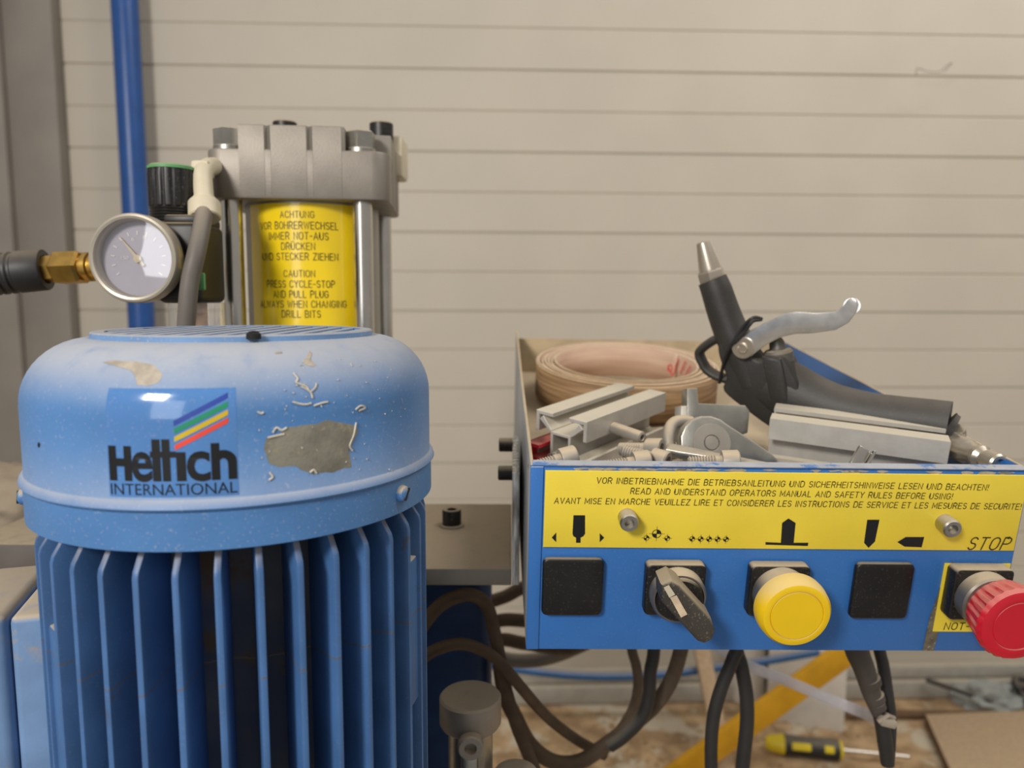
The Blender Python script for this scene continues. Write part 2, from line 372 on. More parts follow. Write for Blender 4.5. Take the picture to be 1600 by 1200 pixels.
def arc(cx, cy, r, a0, a1, n=14):
    return [(cx+r*cos(R(a0+(a1-a0)*i/n)), cy+r*sin(R(a0+(a1-a0)*i/n))) for i in range(n+1)]
def rrect(x0, x1, y0, y1, r, n=6):
    return arc(x1-r, y1-r, r, 0, 90, n)+arc(x0+r, y1-r, r, 90, 180, n)+arc(x0+r, y0+r, r, 180, 270, n)+arc(x1-r, y0+r, r, 270, 360, n)

# ================================================================== the setting
YW = 1.30; ZB = .725
WA = R(-2.1)
def wallp(x, z, d=0.): return V((x*cos(WA)+d*sin(WA), YW - x*sin(WA) - d*cos(WA), z))   # d = distance in front of the wall
mb = MB(); gap = .0676; z0 = at(800, 44, YW).z
prof = [(0, .0)]; zs = []
k = int((z0)/gap)
z = z0 - k*gap - .0
pr = [(-.2, 0)]
i = 0
while z < 3.0:
    dp = .0030 if i % 2 else .0018
    pr += [(z-.0022, 0), (z-.0009, -dp), (z+.0009, -dp), (z+.0022, 0)]; z += gap; i += 1
pr += [(3.0, 0)]
vs = []; fs = []
for (zz, d) in pr: vs += [wallp(-2.2, zz, d), wallp(2.6, zz, d)]
n = len(pr)
for i in range(n-1): fs.append((2*i, 2*i+1, 2*i+3, 2*i+2))
vs += [wallp(-2.2, -.2, -.05), wallp(2.6, -.2, -.05), wallp(2.6, 3., -.05), wallp(-2.2, 3., -.05)]; b = 2*n
fs += [(b, b+3, b+2, b+1), (0, b, b+1, 1), (2*n-2, 2*n-1, b+2, b+3), tuple([2*i for i in range(n)]+[b+3, b]), tuple([2*i+1 for i in range(n)][::-1]+[b+1, b+2])]
mb.add(vs, fs); struct(mb.build('wall_back', 'wall'), 'cream ribbed panel wall behind the machine', 'wall')
mb = MB(); mb.box((0, .4, -.05), (6, 3.2, .1)); struct(mb.build('floor', 'floor'), 'grey concrete workshop floor', 'floor')
# steel jamb on the left: a box section with a shallow lip
mb = MB()
xr = at(91, 200, 1.245).x; xl = at(14, 200, 1.245).x
mb.box(((xr+xl)/2, 1.245+.0135, 1.5), (xr-xl, .027, 3.0), bev=.002)
mb.box((xl-.06, 1.235+.0185, 1.5), (.118, .037, 3.0), bev=.003)
struct(mb.build('trim_1', 'jamb'), 'grey steel door jamb at the left edge', 'jamb')
# pale rail along the foot of the wall
mb = MB(); 
for (z1, z2, d) in ((ZB+.001, ZB+.034, .030), (ZB+.036, ZB+.060, .020)):
    p = [wallp(-1.0, z1, 0), wallp(2.4, z1, 0), wallp(2.4, z1, d), wallp(-1.0, z1, d)]
    mb.prism(p, (0, 0, z2-z1), bev=.003)
struct(mb.build('baseboard_back', 'rail'), 'pale rail along the foot of the ribbed wall', 'baseboard')

# workbench
t = thing('workbench', 'wooden workbench board strewn with sawdust under the machine', 'workbench', (.2, .7, 0))
mb = MB(); p = [wallp(-1.0, ZB-.04, .001), wallp(1.7, ZB-.04, .001), V((1.7, .12, ZB-.04)), V((-1.0, .12, ZB-.04))]
mb.prism(p, (0, 0, .04), bev=.003); mb.build('bench_top', 'bench', t)
for x in (-.94, 1.62):
    for y in (.2, 1.15):
        mb = MB(); mb.box((x, y, (ZB-.04)/2), (.07, .07, ZB-.04), bev=.003); mb.build('leg', 'pine', t)

# blue pipe
mb = MB(); c = at(211, 480, 1.22); c2_ = at(189, 0, 1.22); x = (c.x+c2_.x)/2
mb.cyl((x, 1.235, ZB), (x, 1.235, 2.9), .0205, seg=40)
tag(mb.build('pipe', 'pipe'), 'blue vertical pipe running up the wall beside the jamb', 'pipe')

# ================================================================== electric motor
MC = V((-.1183, .3209)); RH = .0815
t = thing('electric_motor', 'blue finned electric motor standing upright under a dusty domed fan cover', 'electric motor', (MC.x, MC.y, ZB))
def AX(z): return Matrix.Translation((MC.x, MC.y, z))
ZT = 1.4445; ZS = ZT-.025; ZR = 1.3905; ZK = 1.3755
prof = [(.0, ZT-.002), (.054, ZT-.002), (.0555, ZT)] + [(RH-.025+.025*sin(a*pi/24), ZS+.025*cos(a*pi/24)) for a in range(1, 13)]
prof += [(RH, ZR+.0032), (RH+.0004, ZR+.0028), (RH+.0015, ZR+.0016), (RH+.0020, ZR), (RH+.0012, ZR-.0010), (RH+.0006, ZR-.0014), (RH+.0006, ZK+.0004), (RH, ZK), (RH-.002, ZK), (RH-.002, ZS)]
mb = MB(); mb.lathe(prof, AX(0), 144); hood = mb.build('fan_cover', 'hood', t, 50)
# grille on top
mb = MB(); mb.lathe([(.0515, ZT-.001), (.0567, ZT-.001), (.0567, ZT+.0018), (.0560, ZT+.0023), (.0515, ZT+.0023), (.0515, ZT-.001)], AX(0), 96)
for i in range(-6, 7):
    xx = i*.0084; L = math.sqrt(max(.0525**2-xx*xx, 0))
    if L > .004: mb.box((MC.x+xx, MC.y, ZT+.0010), (.0040, 2*L, .0022), bev=.0004)
gr = mb.build('grille', 'grille', hood)
mb = MB(); mb.lathe([(0, ZT-.0002), (.052, ZT-.0002)], AX(0), 64, caps=False); mb.build('grille_shade_disc', 'dark', hood)  # black disc standing in for the shade between the bars
mb = MB(); q = at(396, 517, .2685); mb.lathe([(.0026, ZT+.001), (.0026, ZT+.0028), (.0016, ZT+.0038), (0, ZT+.0041)], Matrix.Translation((q.x, q.y, 0)), 16); mb.build('grille_rivet', 'dark', hood)
def hood_r(z):
    if z > ZS: return RH-.025+math.sqrt(max(.025**2-(z-ZS)**2, 0))
    return RH
def hs(th, z, off=.0002):
    """point on the fan cover at angle th and height z, raised by off"""
    r = hood_r(z); nx = r-(RH-.025) if z > ZS else 1; nz_ = (z-ZS) if z > ZS else 0
    l = math.hypot(nx, nz_); r += off*nx/l; z += off*nz_/l
    return V((MC.x+r*cos(th), MC.y+r*sin(th), z))
def hpx(x, y, off=.0002):
    d = ray(x, y); lo = .2
    Y = .2
    while Y < .335:
        P = CAM+d*(Y/d.y)
        if P.z <= ZT and math.hypot(P.x-MC.x, P.y-MC.y) <= hood_r(P.z): break
        Y += .0001
    return hs(math.atan2(P.y-MC.y, P.x-MC.x), P.z, off)
def hpatch(mb, pix, off, sub=5):
    """an irregular flat patch following the cover"""
    n = len(pix); cx = sum(p[0] for p in pix)/n; cy = sum(p[1] for p in pix)/n
    vs = [hpx(cx, cy, off)]
    for k in range(1, sub+1):
        for p in pix: vs.append(hpx(cx+(p[0]-cx)*k/sub, cy+(p[1]-cy)*k/sub, off if k < sub else .00004))
    fs = [(0, 1+i, 1+(i+1) % n) for i in range(n)]
    for k in range(sub-1):
        for i in range(n):
            a = 1+k*n+i; b = 1+k*n+(i+1) % n; fs.append((a, a+n, b+n, b))
    mb.add(vs, fs)
# sticker
TH0, TH1, SZ0, SZ1 = R(-101.2), R(-71.1), 1.4305, 1.3943
def sm(u, v, off=.0003): return hs(TH0+(TH1-TH0)*u, SZ0+(SZ1-SZ0)*v, off)
mb = MB(); n = 28; vs = [sm(i/n, j/n, .00016 if 0 < i < n and 0 < j < n else .00003) for j in range(n+1) for i in range(n+1)]
mb.add(vs, [(j*(n+1)+i, j*(n+1)+i+1, (j+1)*(n+1)+i+1, (j+1)*(n+1)+i) for j in range(n) for i in range(n)])
stk = mb.build('sticker', 'film', hood)
stk['label'] = 'glossy square sticker with black lettering and four slanted stripes'
fn = lambda x, y: sm(x, 1-y, .0003)
mb = MB()
def hb(x0, x1, y0, y1):      # bar in sticker fractions, y measured downward
    k = 4; xs = [x0+(x1-x0)*i/k for i in range(k+1)]
    mb.add([sm(x, y, .0003) for y in (y0, y1) for x in xs], [(i, i+1, k+2+i, k+1+i) for i in range(k)])
BL = .845
hb(.015, .078, .52, BL); hb(.143, .203, .52, BL); hb(.078, .143, .635, .71)
hb(.368, .430, .455, BL); hb(.443, .503, .455, BL); hb(.352, .545, .568, .625)
hb(.548, .618, .575, BL)
hb(.804, .866, .500, BL)
text(mb, 'e', .203, .366, 1-BL-.008, .283, fn, off=.022, fit=True)
text(mb, 'c', .624, .796, 1-BL-.008, .283, fn, off=.020, fit=True)
# the arch of the last letter
aro = arc(.892, .672, .0965, 180, 0, 16)
ar = [(.892+.0965*cos(R(a)), .672-.105*sin(R(a))) for a in range(150, -1, -15)]+[(.9885, BL), (.926, BL)]+[(.892+.034*cos(R(a)), .695-.05*sin(R(a))) for a in range(0, 181, 20)]
k = len(ar); mb.add([sm(x, y, .0003) for x, y in ar], [tuple(range(k))])
text(mb, 'INTERNATIONAL', .018, .985, 1-.975, .105, fn, off=-.004)
mb.build('lettering', 'ink', stk)
for nm, yl, yr in (('s_blue', .285, .045), ('s_green', .358, .122), ('s_yel', .433, .196), ('s_red', .510, .268)):
    mb = MB(); k = 8; h = .048
    mb.add([sm(.542+.398*i/k, yl+(yr-yl)*i/k+j*h, .0003) for j in (0, 1) for i in range(k+1)], [(i, i+1, k+2+i, k+1+i) for i in range(k)])
    mb.build('stripe', nm, stk)
# torn sticker residue and scuffs
mb = MB(); hpatch(mb, [(412, 700), (416, 684), (440, 676), (446, 668), (476, 664), (512, 656), (530, 660), (552, 664), (560, 672), (552, 690), (545, 704), (549, 730), (520, 738), (490, 741), (470, 734), (462, 728), (436, 730), (420, 724)], .00022)
mb.build('sticker_residue', 'residue', hood)
for pix in ([(160, 566), (176, 563), (214, 565), (240, 570), (254, 584), (250, 596), (232, 603), (214, 601), (212, 590), (206, 580), (186, 572)],
            [(472, 566), (484, 548), (487, 552), (484, 562), (494, 571), (488, 573), (478, 570)],
            [(428, 551), (440, 549), (441, 552), (430, 553)]):
    mb = MB(); hpatch(mb, pix, .00018); mb.build('paint_scuff', 'scuff', hood)
rr = random.Random(3)
mb = MB()
for line in ([(458, 583), (465, 592), (463, 598), (478, 604), (484, 612), (492, 606), (494, 599)], [(457, 628), (468, 631), (478, 632), (486, 630)], [(490, 634), (502, 630), (512, 628)],
             [(555, 640), (563, 634), (570, 637), (560, 642)], [(402, 643), (408, 646), (412, 644)], [(426, 676), (432, 668), (440, 672), (448, 668)], [(418, 684), (430, 681), (444, 678)],
             [(556, 660), (552, 680), (546, 696), (550, 704)], [(421, 738), (426, 745), (420, 750)], [(484, 738), (490, 734), (494, 739)], [(508, 808), (530, 806), (553, 809)], [(488, 622), (484, 612), (470, 604)]):
    mb.tube(smooth([hpx(x, y, .0002) for x, y in line], 4), .00035, 6)
for _ in range(46):
    x, y = rr.uniform(400, 640), rr.uniform(560, 740)
    P = hpx(x, y, .0001); mb.tube([P, P+V((rr.uniform(-.0006, .0006), 0, rr.uniform(-.0006, .0006)))], .00022, 5)
gb = mb.build('glue_residue', 'glue', hood); gb['label'] = 'stringy dried glue flecks'; gb['kind'] = 'stuff'
mb = MB(); hpatch(mb, [(59, 692), (61, 691), (63, 693), (63, 697), (61, 700), (59, 697)], .0002, 2); mb.build('rivet_hole', 'dark', hood)
# screws round the skirt
for px_, py_ in ((625, 768), (37, 776)):
    P = hpx(px_, py_, 0) if px_ > 100 else V((MC.x-RH*cos(R(25)), MC.y-RH*sin(R(25)), at(36, 779, .283).z))
    if px_ > 100: P.z = 1.3835
    d = V((P.x-MC.x, P.y-MC.y, 0)).normalized()
    mb = MB(); mb.lathe([(.0001, .0034), (.0018, .0033), (.0030, .0026), (.0034, .0012), (.0034, -.001)], axis_frame(P, d), 20)
    s = mb.build('cover_screw', 'skirt', hood)
    mb = MB(); fr_ = axis_frame(P+d*.0030, d, V((0, .6, .8))); mb.box((0, 0, .0002), (.0052, .0009, .0008), fr_); mb.build('screw_slot', 'dark', s)
# finned housing
RF = .0795; RC = .060; zt = 1.3735; zb = ZB+.33
ph = None
d = ray(342, 960)
Y = .2
while True:
    P = CAM+d*(Y/d.y)
    if math.hypot(P.x-MC.x, P.y-MC.y) <= RF: ph = math.atan2(P.y-MC.y, P.x-MC.x); break
    Y += .0001
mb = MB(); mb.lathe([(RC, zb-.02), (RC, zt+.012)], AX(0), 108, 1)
NF = 36
boss = {}
for i in range(NF):
    a = ph+2*pi*i/NF; e = V((cos(a), sin(a), 0)); s_ = V((-sin(a), cos(a), 0))
    o = V((MC.x, MC.y, 0)); h = .0013
    pf = [(RC-.002, zb), (RF, zb), (RF, zt-.0085), (RF-.0006, zt-.0062), (RF-.004, zt-.001), (RF-.0065, zt+.002), (RF-.009, zt+.012), (RC-.002, zt+.012)]
    mb.prism([o+e*r+V((0, 0, z))-s_*h for r, z in pf], s_*2*h, bev=.0006, seg=2)
for px_, z1, z2 in ((86, at(86, 938, .29).z, zb), (652, at(652, 868, .31).z, at(652, 1090, .31).z)):
    d = ray(px_, 1000); Y = .2
    while True:
        P = CAM+d*(Y/d.y)
        if math.hypot(P.x-MC.x, P.y-MC.y) <= RF-.001: a = math.atan2(P.y-MC.y, P.x-MC.x); break
        Y += .0001
        if Y > .345: a = R(-12) ; break
    k = math.floor((a-ph)/(2*pi/NF)); a0 = ph+k*2*pi/NF; a1 = a0+2*pi/NF
    pts = [V((MC.x+(RF-.0015)*cos(a0+(a1-a0)*j/6), MC.y+(RF-.0015)*sin(a0+(a1-a0)*j/6), z2)) for j in range(7)]+[V((MC.x+(RC-.002)*cos(q), MC.y+(RC-.002)*sin(q), z2)) for q in (a1, a0)]
    mb.prism(pts, (0, 0, z1-z2), bev=.001)
mb.build('finned_housing', ['fin', 'grime'], t)
mb = MB(); mb.lathe([(.0, zb-.05), (.088, zb-.05), (.088, zb-.003), (.084, zb), (.05, zb)], AX(0), 96); mb.build('end_flange', 'fin', t)
mb = MB(); mb.lathe([(0, ZB+.001), (.035, ZB+.001), (.035, zb-.05), (0, zb-.05)], AX(0), 48); mb.build('spindle_housing', 'zinc', t)
# terminal box on the left flank
ra = R(197); er = V((cos(ra), sin(ra), 0)); et = V((-sin(ra), cos(ra), 0))
TM = frame(V((MC.x, MC.y, 0)), er, et, V((0, 0, 1)))
zt2 = at(60, 958, .294).z
mb = MB(); mb.box((.0805, -.0275, (1.12+zt2)/2), (.0245, .065, zt2-1.12), TM, bev=.003, seg=3); mb.box((.066, -.0275, (1.13+zt2)/2), (.02, .05, zt2-1.14), TM)
tb = mb.build('terminal_box', 'tbox', t)
mb = MB(); mb.box((.1190, -.0275, (1.118+zt2)/2), (.0508, .0664, zt2-1.116), TM, bev=.004, seg=3); mb.build('terminal_box_lid', 'tbox', tb)

# ================================================================== bits behind the motor on the left
mb = MB(); p0 = at(-60, 838, .46); p1 = at(75, 836, .46)
zt3 = at(10, 850, .46).z; zb3 = at(10, 893, .46).z
mb.box(((p0.x+p1.x)/2, .495, (zt3+zb3)/2), (p1.x-p0.x, .07, zt3-zb3), bev=.002)
tag(mb.build('steel_bar', 'darkbar'), 'flat dusty steel bar level behind the motor at the left edge', 'steel bar')
mb = MB(); c = at(8, 800, .60)
bm = bmesh.new(); bmesh.ops.create_icosphere(bm, subdivisions=5, radius=1)
from mathutils import noise
for v in bm.verts:
    k = 1+.16*noise.noise(v.co*2.1)+.05*noise.noise(v.co*6)
    v.co = V((v.co.x*.062*k, v.co.y*.05*k, max(v.co.z, -.5)*.040*k))
mb._bm(bm, 0, Matrix.Translation((c.x-.005, .61, c.z-.0)))
tag(mb.build('dusty_cloth', 'rag'), 'crumpled dust-grey cloth bundle lying behind the motor at far left', 'cloth')

# ================================================================== pneumatic cylinder
a5 = R(5)
co = at(320.5, 310, .475); OX = V((co.x, .475, 0)); ex = V((cos(a5), sin(a5), 0)); ey = V((-sin(a5), cos(a5), 0))
CYM = frame(V((co.x, .475, 0)), ex, ey, V((0, 0, 1)))
WC = .1145; DC = .108
z1 = at(400, 310, .478).z; z2 = at(400, 194, .478).z; zp = at(352, 232, .478).z
t = thing('pneumatic_cylinder', 'square-capped aluminium pneumatic cylinder with a yellow warning label', 'pneumatic cylinder', CYM @ Matrix.Translation((WC/2, DC/2, ZB)))
def CP(x, y, z): return CYM @ V((x, y, z))
g1, g2 = .0392, .0652; gw = .0020
def plan_lower():
    r = .011
    p = [(r, 0), (g1-gw, 0), (g1, .0014), (g1+gw, 0), (g2-gw, 0), (g2, .0014), (g2+gw, 0), (WC-r, 0)]
    p += arc(WC-r, r, r, -90, 0, 6)[1:]
    p += [(WC, g1-gw), (WC-.0014, g1), (WC, g1+gw), (WC, g2-gw), (WC-.0014, g2), (WC, g2+gw)]
    p += arc(WC-r, DC-r, r, 0, 90, 6) + arc(r, DC-r, r, 90, 180, 6) + arc(r, r, r, 180, 270, 6)[:-1]
    return p
mb = MB(); mb.prism([CP(x, y, z1) for x, y in plan_lower() if y != .0014], (0, 0, zp-z1), bev=.0012)
k = .0215; kx = .0275
up = [(k, 0), (g1-gw, 0), (g1-.0004, .0022), (g1+gw, 0), (g2-gw, 0), (g2-.0004, .0022), (g2+gw, 0), (WC-kx-.002, 0), (WC-kx, .002), (WC-kx, k), (WC, k+.003), (WC, DC-k), (WC-k, DC-k), (WC-k, DC), (k, DC), (k, DC-k), (0, DC-k), (0, k), (k-.002, k)]
mb.prism([CP(x, y-.0002, z1+.0010) for x, y in up], (0, 0, z2-z1-.0010), bev=.0008)
cap = mb.build('end_cap', 'cast', t)
mb = MB(); mb.prism([CP(x, y, ZB+.36) for x, y in plan_lower()], (0, 0, .05), bev=.0012); mb.build('end_cap', 'cast', t)
cx, cy = WC/2, DC/2
mb = MB(); mb.lathe([(.0455, ZB+.38), (.0455, z1+.001)], CYM @ Matrix.Translation((cx, cy, 0)), 96); br = mb.build('barrel', 'barrel', t)
for (bx_, by_) in ((.0125, .0125), (WC-.0185, .0125), (.0125, DC-.0125), (WC-.0125, DC-.0125)):
    mb = MB(); mb.cyl(CP(bx_, by_, ZB+.38), CP(bx_, by_, z1+.001), .0066, seg=32); mb.build('tie_rod', 'steel', t)
    mb = MB(); mb.lathe([(.0098, zp), (.0098, zp+.0028), (.0092, zp+.0032), (0, zp+.0032)], CYM @ Matrix.Translation((bx_, by_, 0)), 32)
    fr_ = CYM @ Matrix.Translation((bx_, by_, 0)) @ Matrix.Rotation(R(25), 4, 'Z')
    hz = z2 - .0005
    mb.lathe([(.0096, zp+.0032), (.0096, hz-.001), (.0082, hz), (0, hz)], fr_, 6)
    mb.build('hex_bolt', 'zinc', t, 20)
# black screws and the cream block at the back of the cap
for nm, x, y, px_, py_, rr_ in (('a', .035, .075, 412, 190, .0085), ('b', WC-.012, DC-.03, 597, 192, .0085)):
    mb = MB(); zz = z2+.001
    P = CP(x, y, 0)
    if nm == 'b': P = at(596, 205, .555); zz = P.z-.009
    ht = at(px_, py_, P.y).z
    mb.lathe([(rr_, zz), (rr_, ht-.001), (rr_-.001, ht), (rr_*.5, ht), (rr_*.5, ht-.005), (0, ht-.005)], Matrix.Translation((P.x, P.y, 0)), 28)
    mb.build('socket_screw', 'blackp', t)
mb = MB(); P = at(613, 236, .565)
mb.box((P.x-.003, P.y+.012, P.z-.004), (.022, .03, .030), Matrix.Identity(4), bev=.003); mb.build('port_block', 'cream', t)
# label on the barrel
LH = R(60); zl1 = z1-.0012; zl0 = ZB+.55
zl0 = at(470, 520, .485).z
pivot = CYM @ V((cx, cy, 0))
camdir = math.atan2(-pivot.y, -pivot.x)-R(3)
def lm(u, z, off=.00035):
    a = camdir+LH*u; return V((pivot.x+(.0455+off)*cos(a), pivot.y+(.0455+off)*sin(a), z))
mb = MB(); n = 30
mb.add([lm(-1+2*i/n, z, .0002) for z in (zl0, zl1) for i in range(n+1)], [(i, i+1, n+2+i, n+1+i) for i in range(n)])
lb = mb.build('warning_label', 'ylabel', t); lb['label'] = 'yellow warning label printed in German and English'
mb = MB()
def lpx(x, y):    # label angle / height under a picture point
    d = ray(x, y); Y = .42
    while Y < .6:
        P = CAM+d*(Y/d.y)
        if math.hypot(P.x-pivot.x, P.y-pivot.y) <= .0457: return (math.atan2(P.y-pivot.y, P.x-pivot.x)-camdir)/LH, P.z
        Y += .0001
    return 0, P.z
for s, xa, xb, yb, hh in (('ACHTUNG', 438, 491, 340, 10), ('VOR BOHRERWECHSEL', 408, 528, 357.5, 11), ('IMMER NOT-AUS', 421, 513, 374, 11), ('DRÜCKEN', 440, 492, 390, 10.5), ('UND STECKER ZIEHEN', 411, 528, 406, 10.5),
                      ('CAUTION', 444, 492, 432.5, 10), ('PRESS CYCLE-STOP', 418, 523, 449, 10.5), ('AND PULL PLUG', 428, 513, 465, 10.5), ('ALWAYS WHEN CHANGING', 408, 541, 480.5, 10.5), ('DRILL BITS', 441, 501, 496, 10.5)):
    u0, za = lpx(xa, yb); u1, zb_ = lpx(xb, yb); um, zm = lpx((xa+xb)/2, yb); _, zh = lpx((xa+xb)/2, yb-hh)
    k_ = LH*.0455; stroke_text(mb, s, u0*k_, u1*k_, zm, zh-zm, lambda x, y: lm(x/k_, y), .115)
mb.build('lettering', 'print_', lb)

# ================================================================== pressure regulator with gauge
YG = .445
t = thing('pressure_regulator', 'black air pressure regulator with a round gauge behind the motor', 'pressure regulator', at(280, 480, .454))
b0 = at(238, 345, .434); b1 = at(350, 474, .434); b1.x = at(355, 474, .474).x
mb = MB(); mb.box(((b0.x+b1.x)/2, .454, (b0.z+b1.z)/2), (b1.x-b0.x, .040, b0.z-b1.z), bev=.004, seg=3)
mb.box(((b0.x+b1.x)/2+.002, .454, b0.z+.001), (b1.x-b0.x-.006, .036, .006), bev=.002)
mb.build('regulator_body', 'ublack', t)
kx_ = at(271, 330, .454); zt_ = at(271, 258, .442).z; zb_ = at(271, 322, .442).z; z00 = at(271, 345, .442).z
rk = .0135
KM = Matrix.Translation((kx_.x, .454, 0))
mb = MB(); vs = []; n = 96
pr = []
for zz, sc in ((zb_, .93), (zb_+.001, 1.), (zt_-.004, 1.), (zt_-.001, .96), (zt_, .88)):
    pr.append([((rk*sc-(.0009 if (k % 6 < 2 and sc == 1.) else 0))*cos(2*pi*k/n), (rk*sc-(.0009 if (k % 6 < 2 and sc == 1.) else 0))*sin(2*pi*k/n), zz) for k in range(n)])
vs = [p for r_ in pr for p in r_]; fs = [(i*n+k, i*n+(k+1) % n, (i+1)*n+(k+1) % n, (i+1)*n+k) for i in range(4) for k in range(n)]+[tuple(4*n+k for k in range(n)), tuple(range(n))[::-1]]
mb.add(vs, fs, 0, KM); kb = mb.build('adjusting_knob', 'blackp', t)
mb = MB(); zg = zt_; mb.lathe([(.0134, zg-.001), (.0134, zg+.0006), (.0118, zg+.0016), (0, zg+.0016)], KM, 48); mb.build('cap_ring', 'green', kb)
mb = MB(); pr = []; zz = z00-.004
while zz < zb_: pr += [(.0132, zz), (.0126, zz+.0008)]; zz += .0017
pr += [(.0126, zb_+.0005), (0, zb_+.0005)]; mb.lathe([(0, z00-.004)]+pr, KM, 40); mb.build('threaded_neck', 'neck', t)
# gauge
gc = at(208.5, 403.5, .42); RG = .0250
GM = frame(gc, V((1, 0, 0)), V((0, 0, 1)), V((0, -1, 0)))
mb = MB(); mb.lathe([(.0, -.032), (.021, -.032), (.0235, -.028), (RG-.0008, -.010), (RG-.0008, -.0070), (0, -.0070)], GM, 72); gg = mb.build('gauge', 'ublack', t)
mb = MB(); mb.lathe([(RG-.0004, -.008), (RG, -.0075), (RG, .0), (RG-.0006, .0014), (RG-.0018, .0018), (RG-.0030, .0014), (RG-.0034, .0), (RG-.0040, -.0035), (RG-.0040, -.008)], GM, 96, caps=False); mb.build('bezel', 'bezel', gg)
mb = MB(); mb.lathe([(0, -.0060), (RG-.0035, -.0060)], GM, 64, caps=False); mb.build('dial', 'dial', gg)
mb = MB(); mb.lathe([(RG-.0032, .0), (.012, .0010), (0, .0013)], GM, 64, caps=False); mb.build('lens', 'lens', gg)
mb = MB()
for k in range(13):
    a = R(215-250*k/12*1.0); r0, r1 = .0135, .0158
    mb.add([GM @ V((r*cos(a)+s*sin(a)*-.0003, r*sin(a)+s*cos(a)*.0003, -.0057)) for r, s in ((r0, -1), (r1, -1), (r1, 1), (r0, 1))], [(0, 1, 2, 3)])
for s, xx, yy in (('150', -.0098, -.0003), ('8', .003, .0112), ('6', -.0035, .0102)):
    text(mb, s, xx, xx+.0012*len(s)+.0006, yy, .0017, lambda x, y: GM @ V((x, y, -.0057)))
mb.build('dial_marks', 'dialink', gg)
mb = MB(); a = R(128)
mb.prism([GM @ V((x*cos(a)-y*sin(a), x*sin(a)+y*cos(a), -.0050)) for x, y in ((-.005, -.0010), (.004, -.0008), (.0155, -.0002), (.0155, .0002), (.004, .0008), (-.005, .0010))], (0, -.0004, 0))
mb.lathe([(.0022, -.0052), (.0022, -.0040), (.0005, -.0038), (0, -.0038)], GM, 24); mb.build('needle', 'needle', gg)
# clear bowl below
P = at(300, 474, .448)
mb = MB(); mb.lathe([(.0125, P.z-.085), (.0165, P.z-.078), (.0165, P.z+.0005)], Matrix.Translation((P.x, .455, 0)), 40); mb.build('filter_bowl', 'lens', t)
mb = MB(); mb.lathe([(0, P.z-.083), (.006, P.z-.083), (.006, P.z+.002)], Matrix.Translation((P.x, .455, 0)), 24); mb.build('filter_core', 'fleece', t)
mb = MB(); P2 = at(300, 410, .434); mb.cyl((P2.x-.001, .4355, P2.z), (P2.x-.001, .4310, P2.z), .0045, seg=20); mb.build('port_plug', 'zinc', t)
mb = MB(); P2 = at(313, 440, .434); mb.box((P2.x, .4335, P2.z), (.006, .003, .010), bev=.0008); mb.build('lock_tab', 'green', t)

# ================================================================== air hose with brass coupling
h0 = at(-40, 432, .455); h1 = at(72, 421, .462); h2 = at(100, 419, .466); h3 = at(148, 416, .464); h4 = at(250, 412, .458)
t = thing('air_hose', 'black ribbed rubber air hose with a brass coupling entering from the left edge', 'hose', h0)
d = (h1-h0).normalized()
mb = MB(); L = (h1-h0).length
pr = [(.0001, 0), (.0128, 0)]
for s in (.30, .42, .54): pr += [(.0128, L*s), (.0117, L*s+.001), (.0117, L*s+.0024), (.0128, L*s+.0034)]
pr += [(.0128, L-.001), (.0122, L), (.0088, L), (.0086, L-.004), (0, L-.004)]
mb.lathe(pr, axis_frame(h0, d), 40); mb.build('rubber_sleeve', 'rubber', t)
mb = MB(); mb.lathe([(.0001, 0), (.0062, 0), (.0084, .001), (.0084, .0085), (.0078, .0095), (0, .0095)], axis_frame(h1-d*.003, d, V((0, -.3, 1))), 6)
d2 = (h3-h2).normalized(); p = h1+d*.006; d2 = (h4-p).normalized(); ln = (at(140, 418, .472)-p).length
mb.lathe([(.0001, 0), (.0090, 0), (.0108, .0018), (.0108, ln-.0018), (.0094, ln), (0, ln)], axis_frame(p, d2, V((0, -.45, .9))), 6)
mb.build('brass_nut', 'brass', t, 20)
mb = MB(); mb.lathe([(0, 0), (.0076, 0), (.0076, .003), (.0090, .003), (.0090, .006), (.0076, .0066), (.0076, .036), (0, .036)], axis_frame(p+d2*(ln-.0005), d2), 28); mb.build('brass_nipple', 'brass', t)

# ================================================================== grey air tube with cream elbow
t = thing('air_tube', 'grey air tube hanging from a cream elbow fitting beside the cylinder cap', 'air tube', at(295, 500, .44))
mb = MB(); mb.tube(smooth([at(319, 322, .4505), at(317, 345, .436), at(307, 395, .424), at(297, 440, .4215), at(292, 490, .422), at(288, 560, .425), at(280, 640, .43)]), .0050, 18); mb.build('tube', 'ctube', t)
mb = MB(); e0 = at(320, 341, .446); e1 = at(319, 302, .452); da = (e1-e0).normalized(); e1 = e0+da*.0135
n = 60; pr = []
for s_, hh in ((.0085, 0), (.0092, .0008), (.0092, .0095), (.0086, .0105), (.0066, .0105), (.0066, .013)):
    pr.append((s_, hh))
mb.lathe(pr, axis_frame(e0, da), 40)
mb.tube(smooth([e0+da*.011, at(317, 285, .455), at(317, 270, .458), at(324, 262, .465), at(335, 260, .478)], 6), .0056, 18)
mb.box(at(317, 265, .462), (.011, .011, .010), bev=.002)
mb.build('elbow_fitting', 'cream', t)

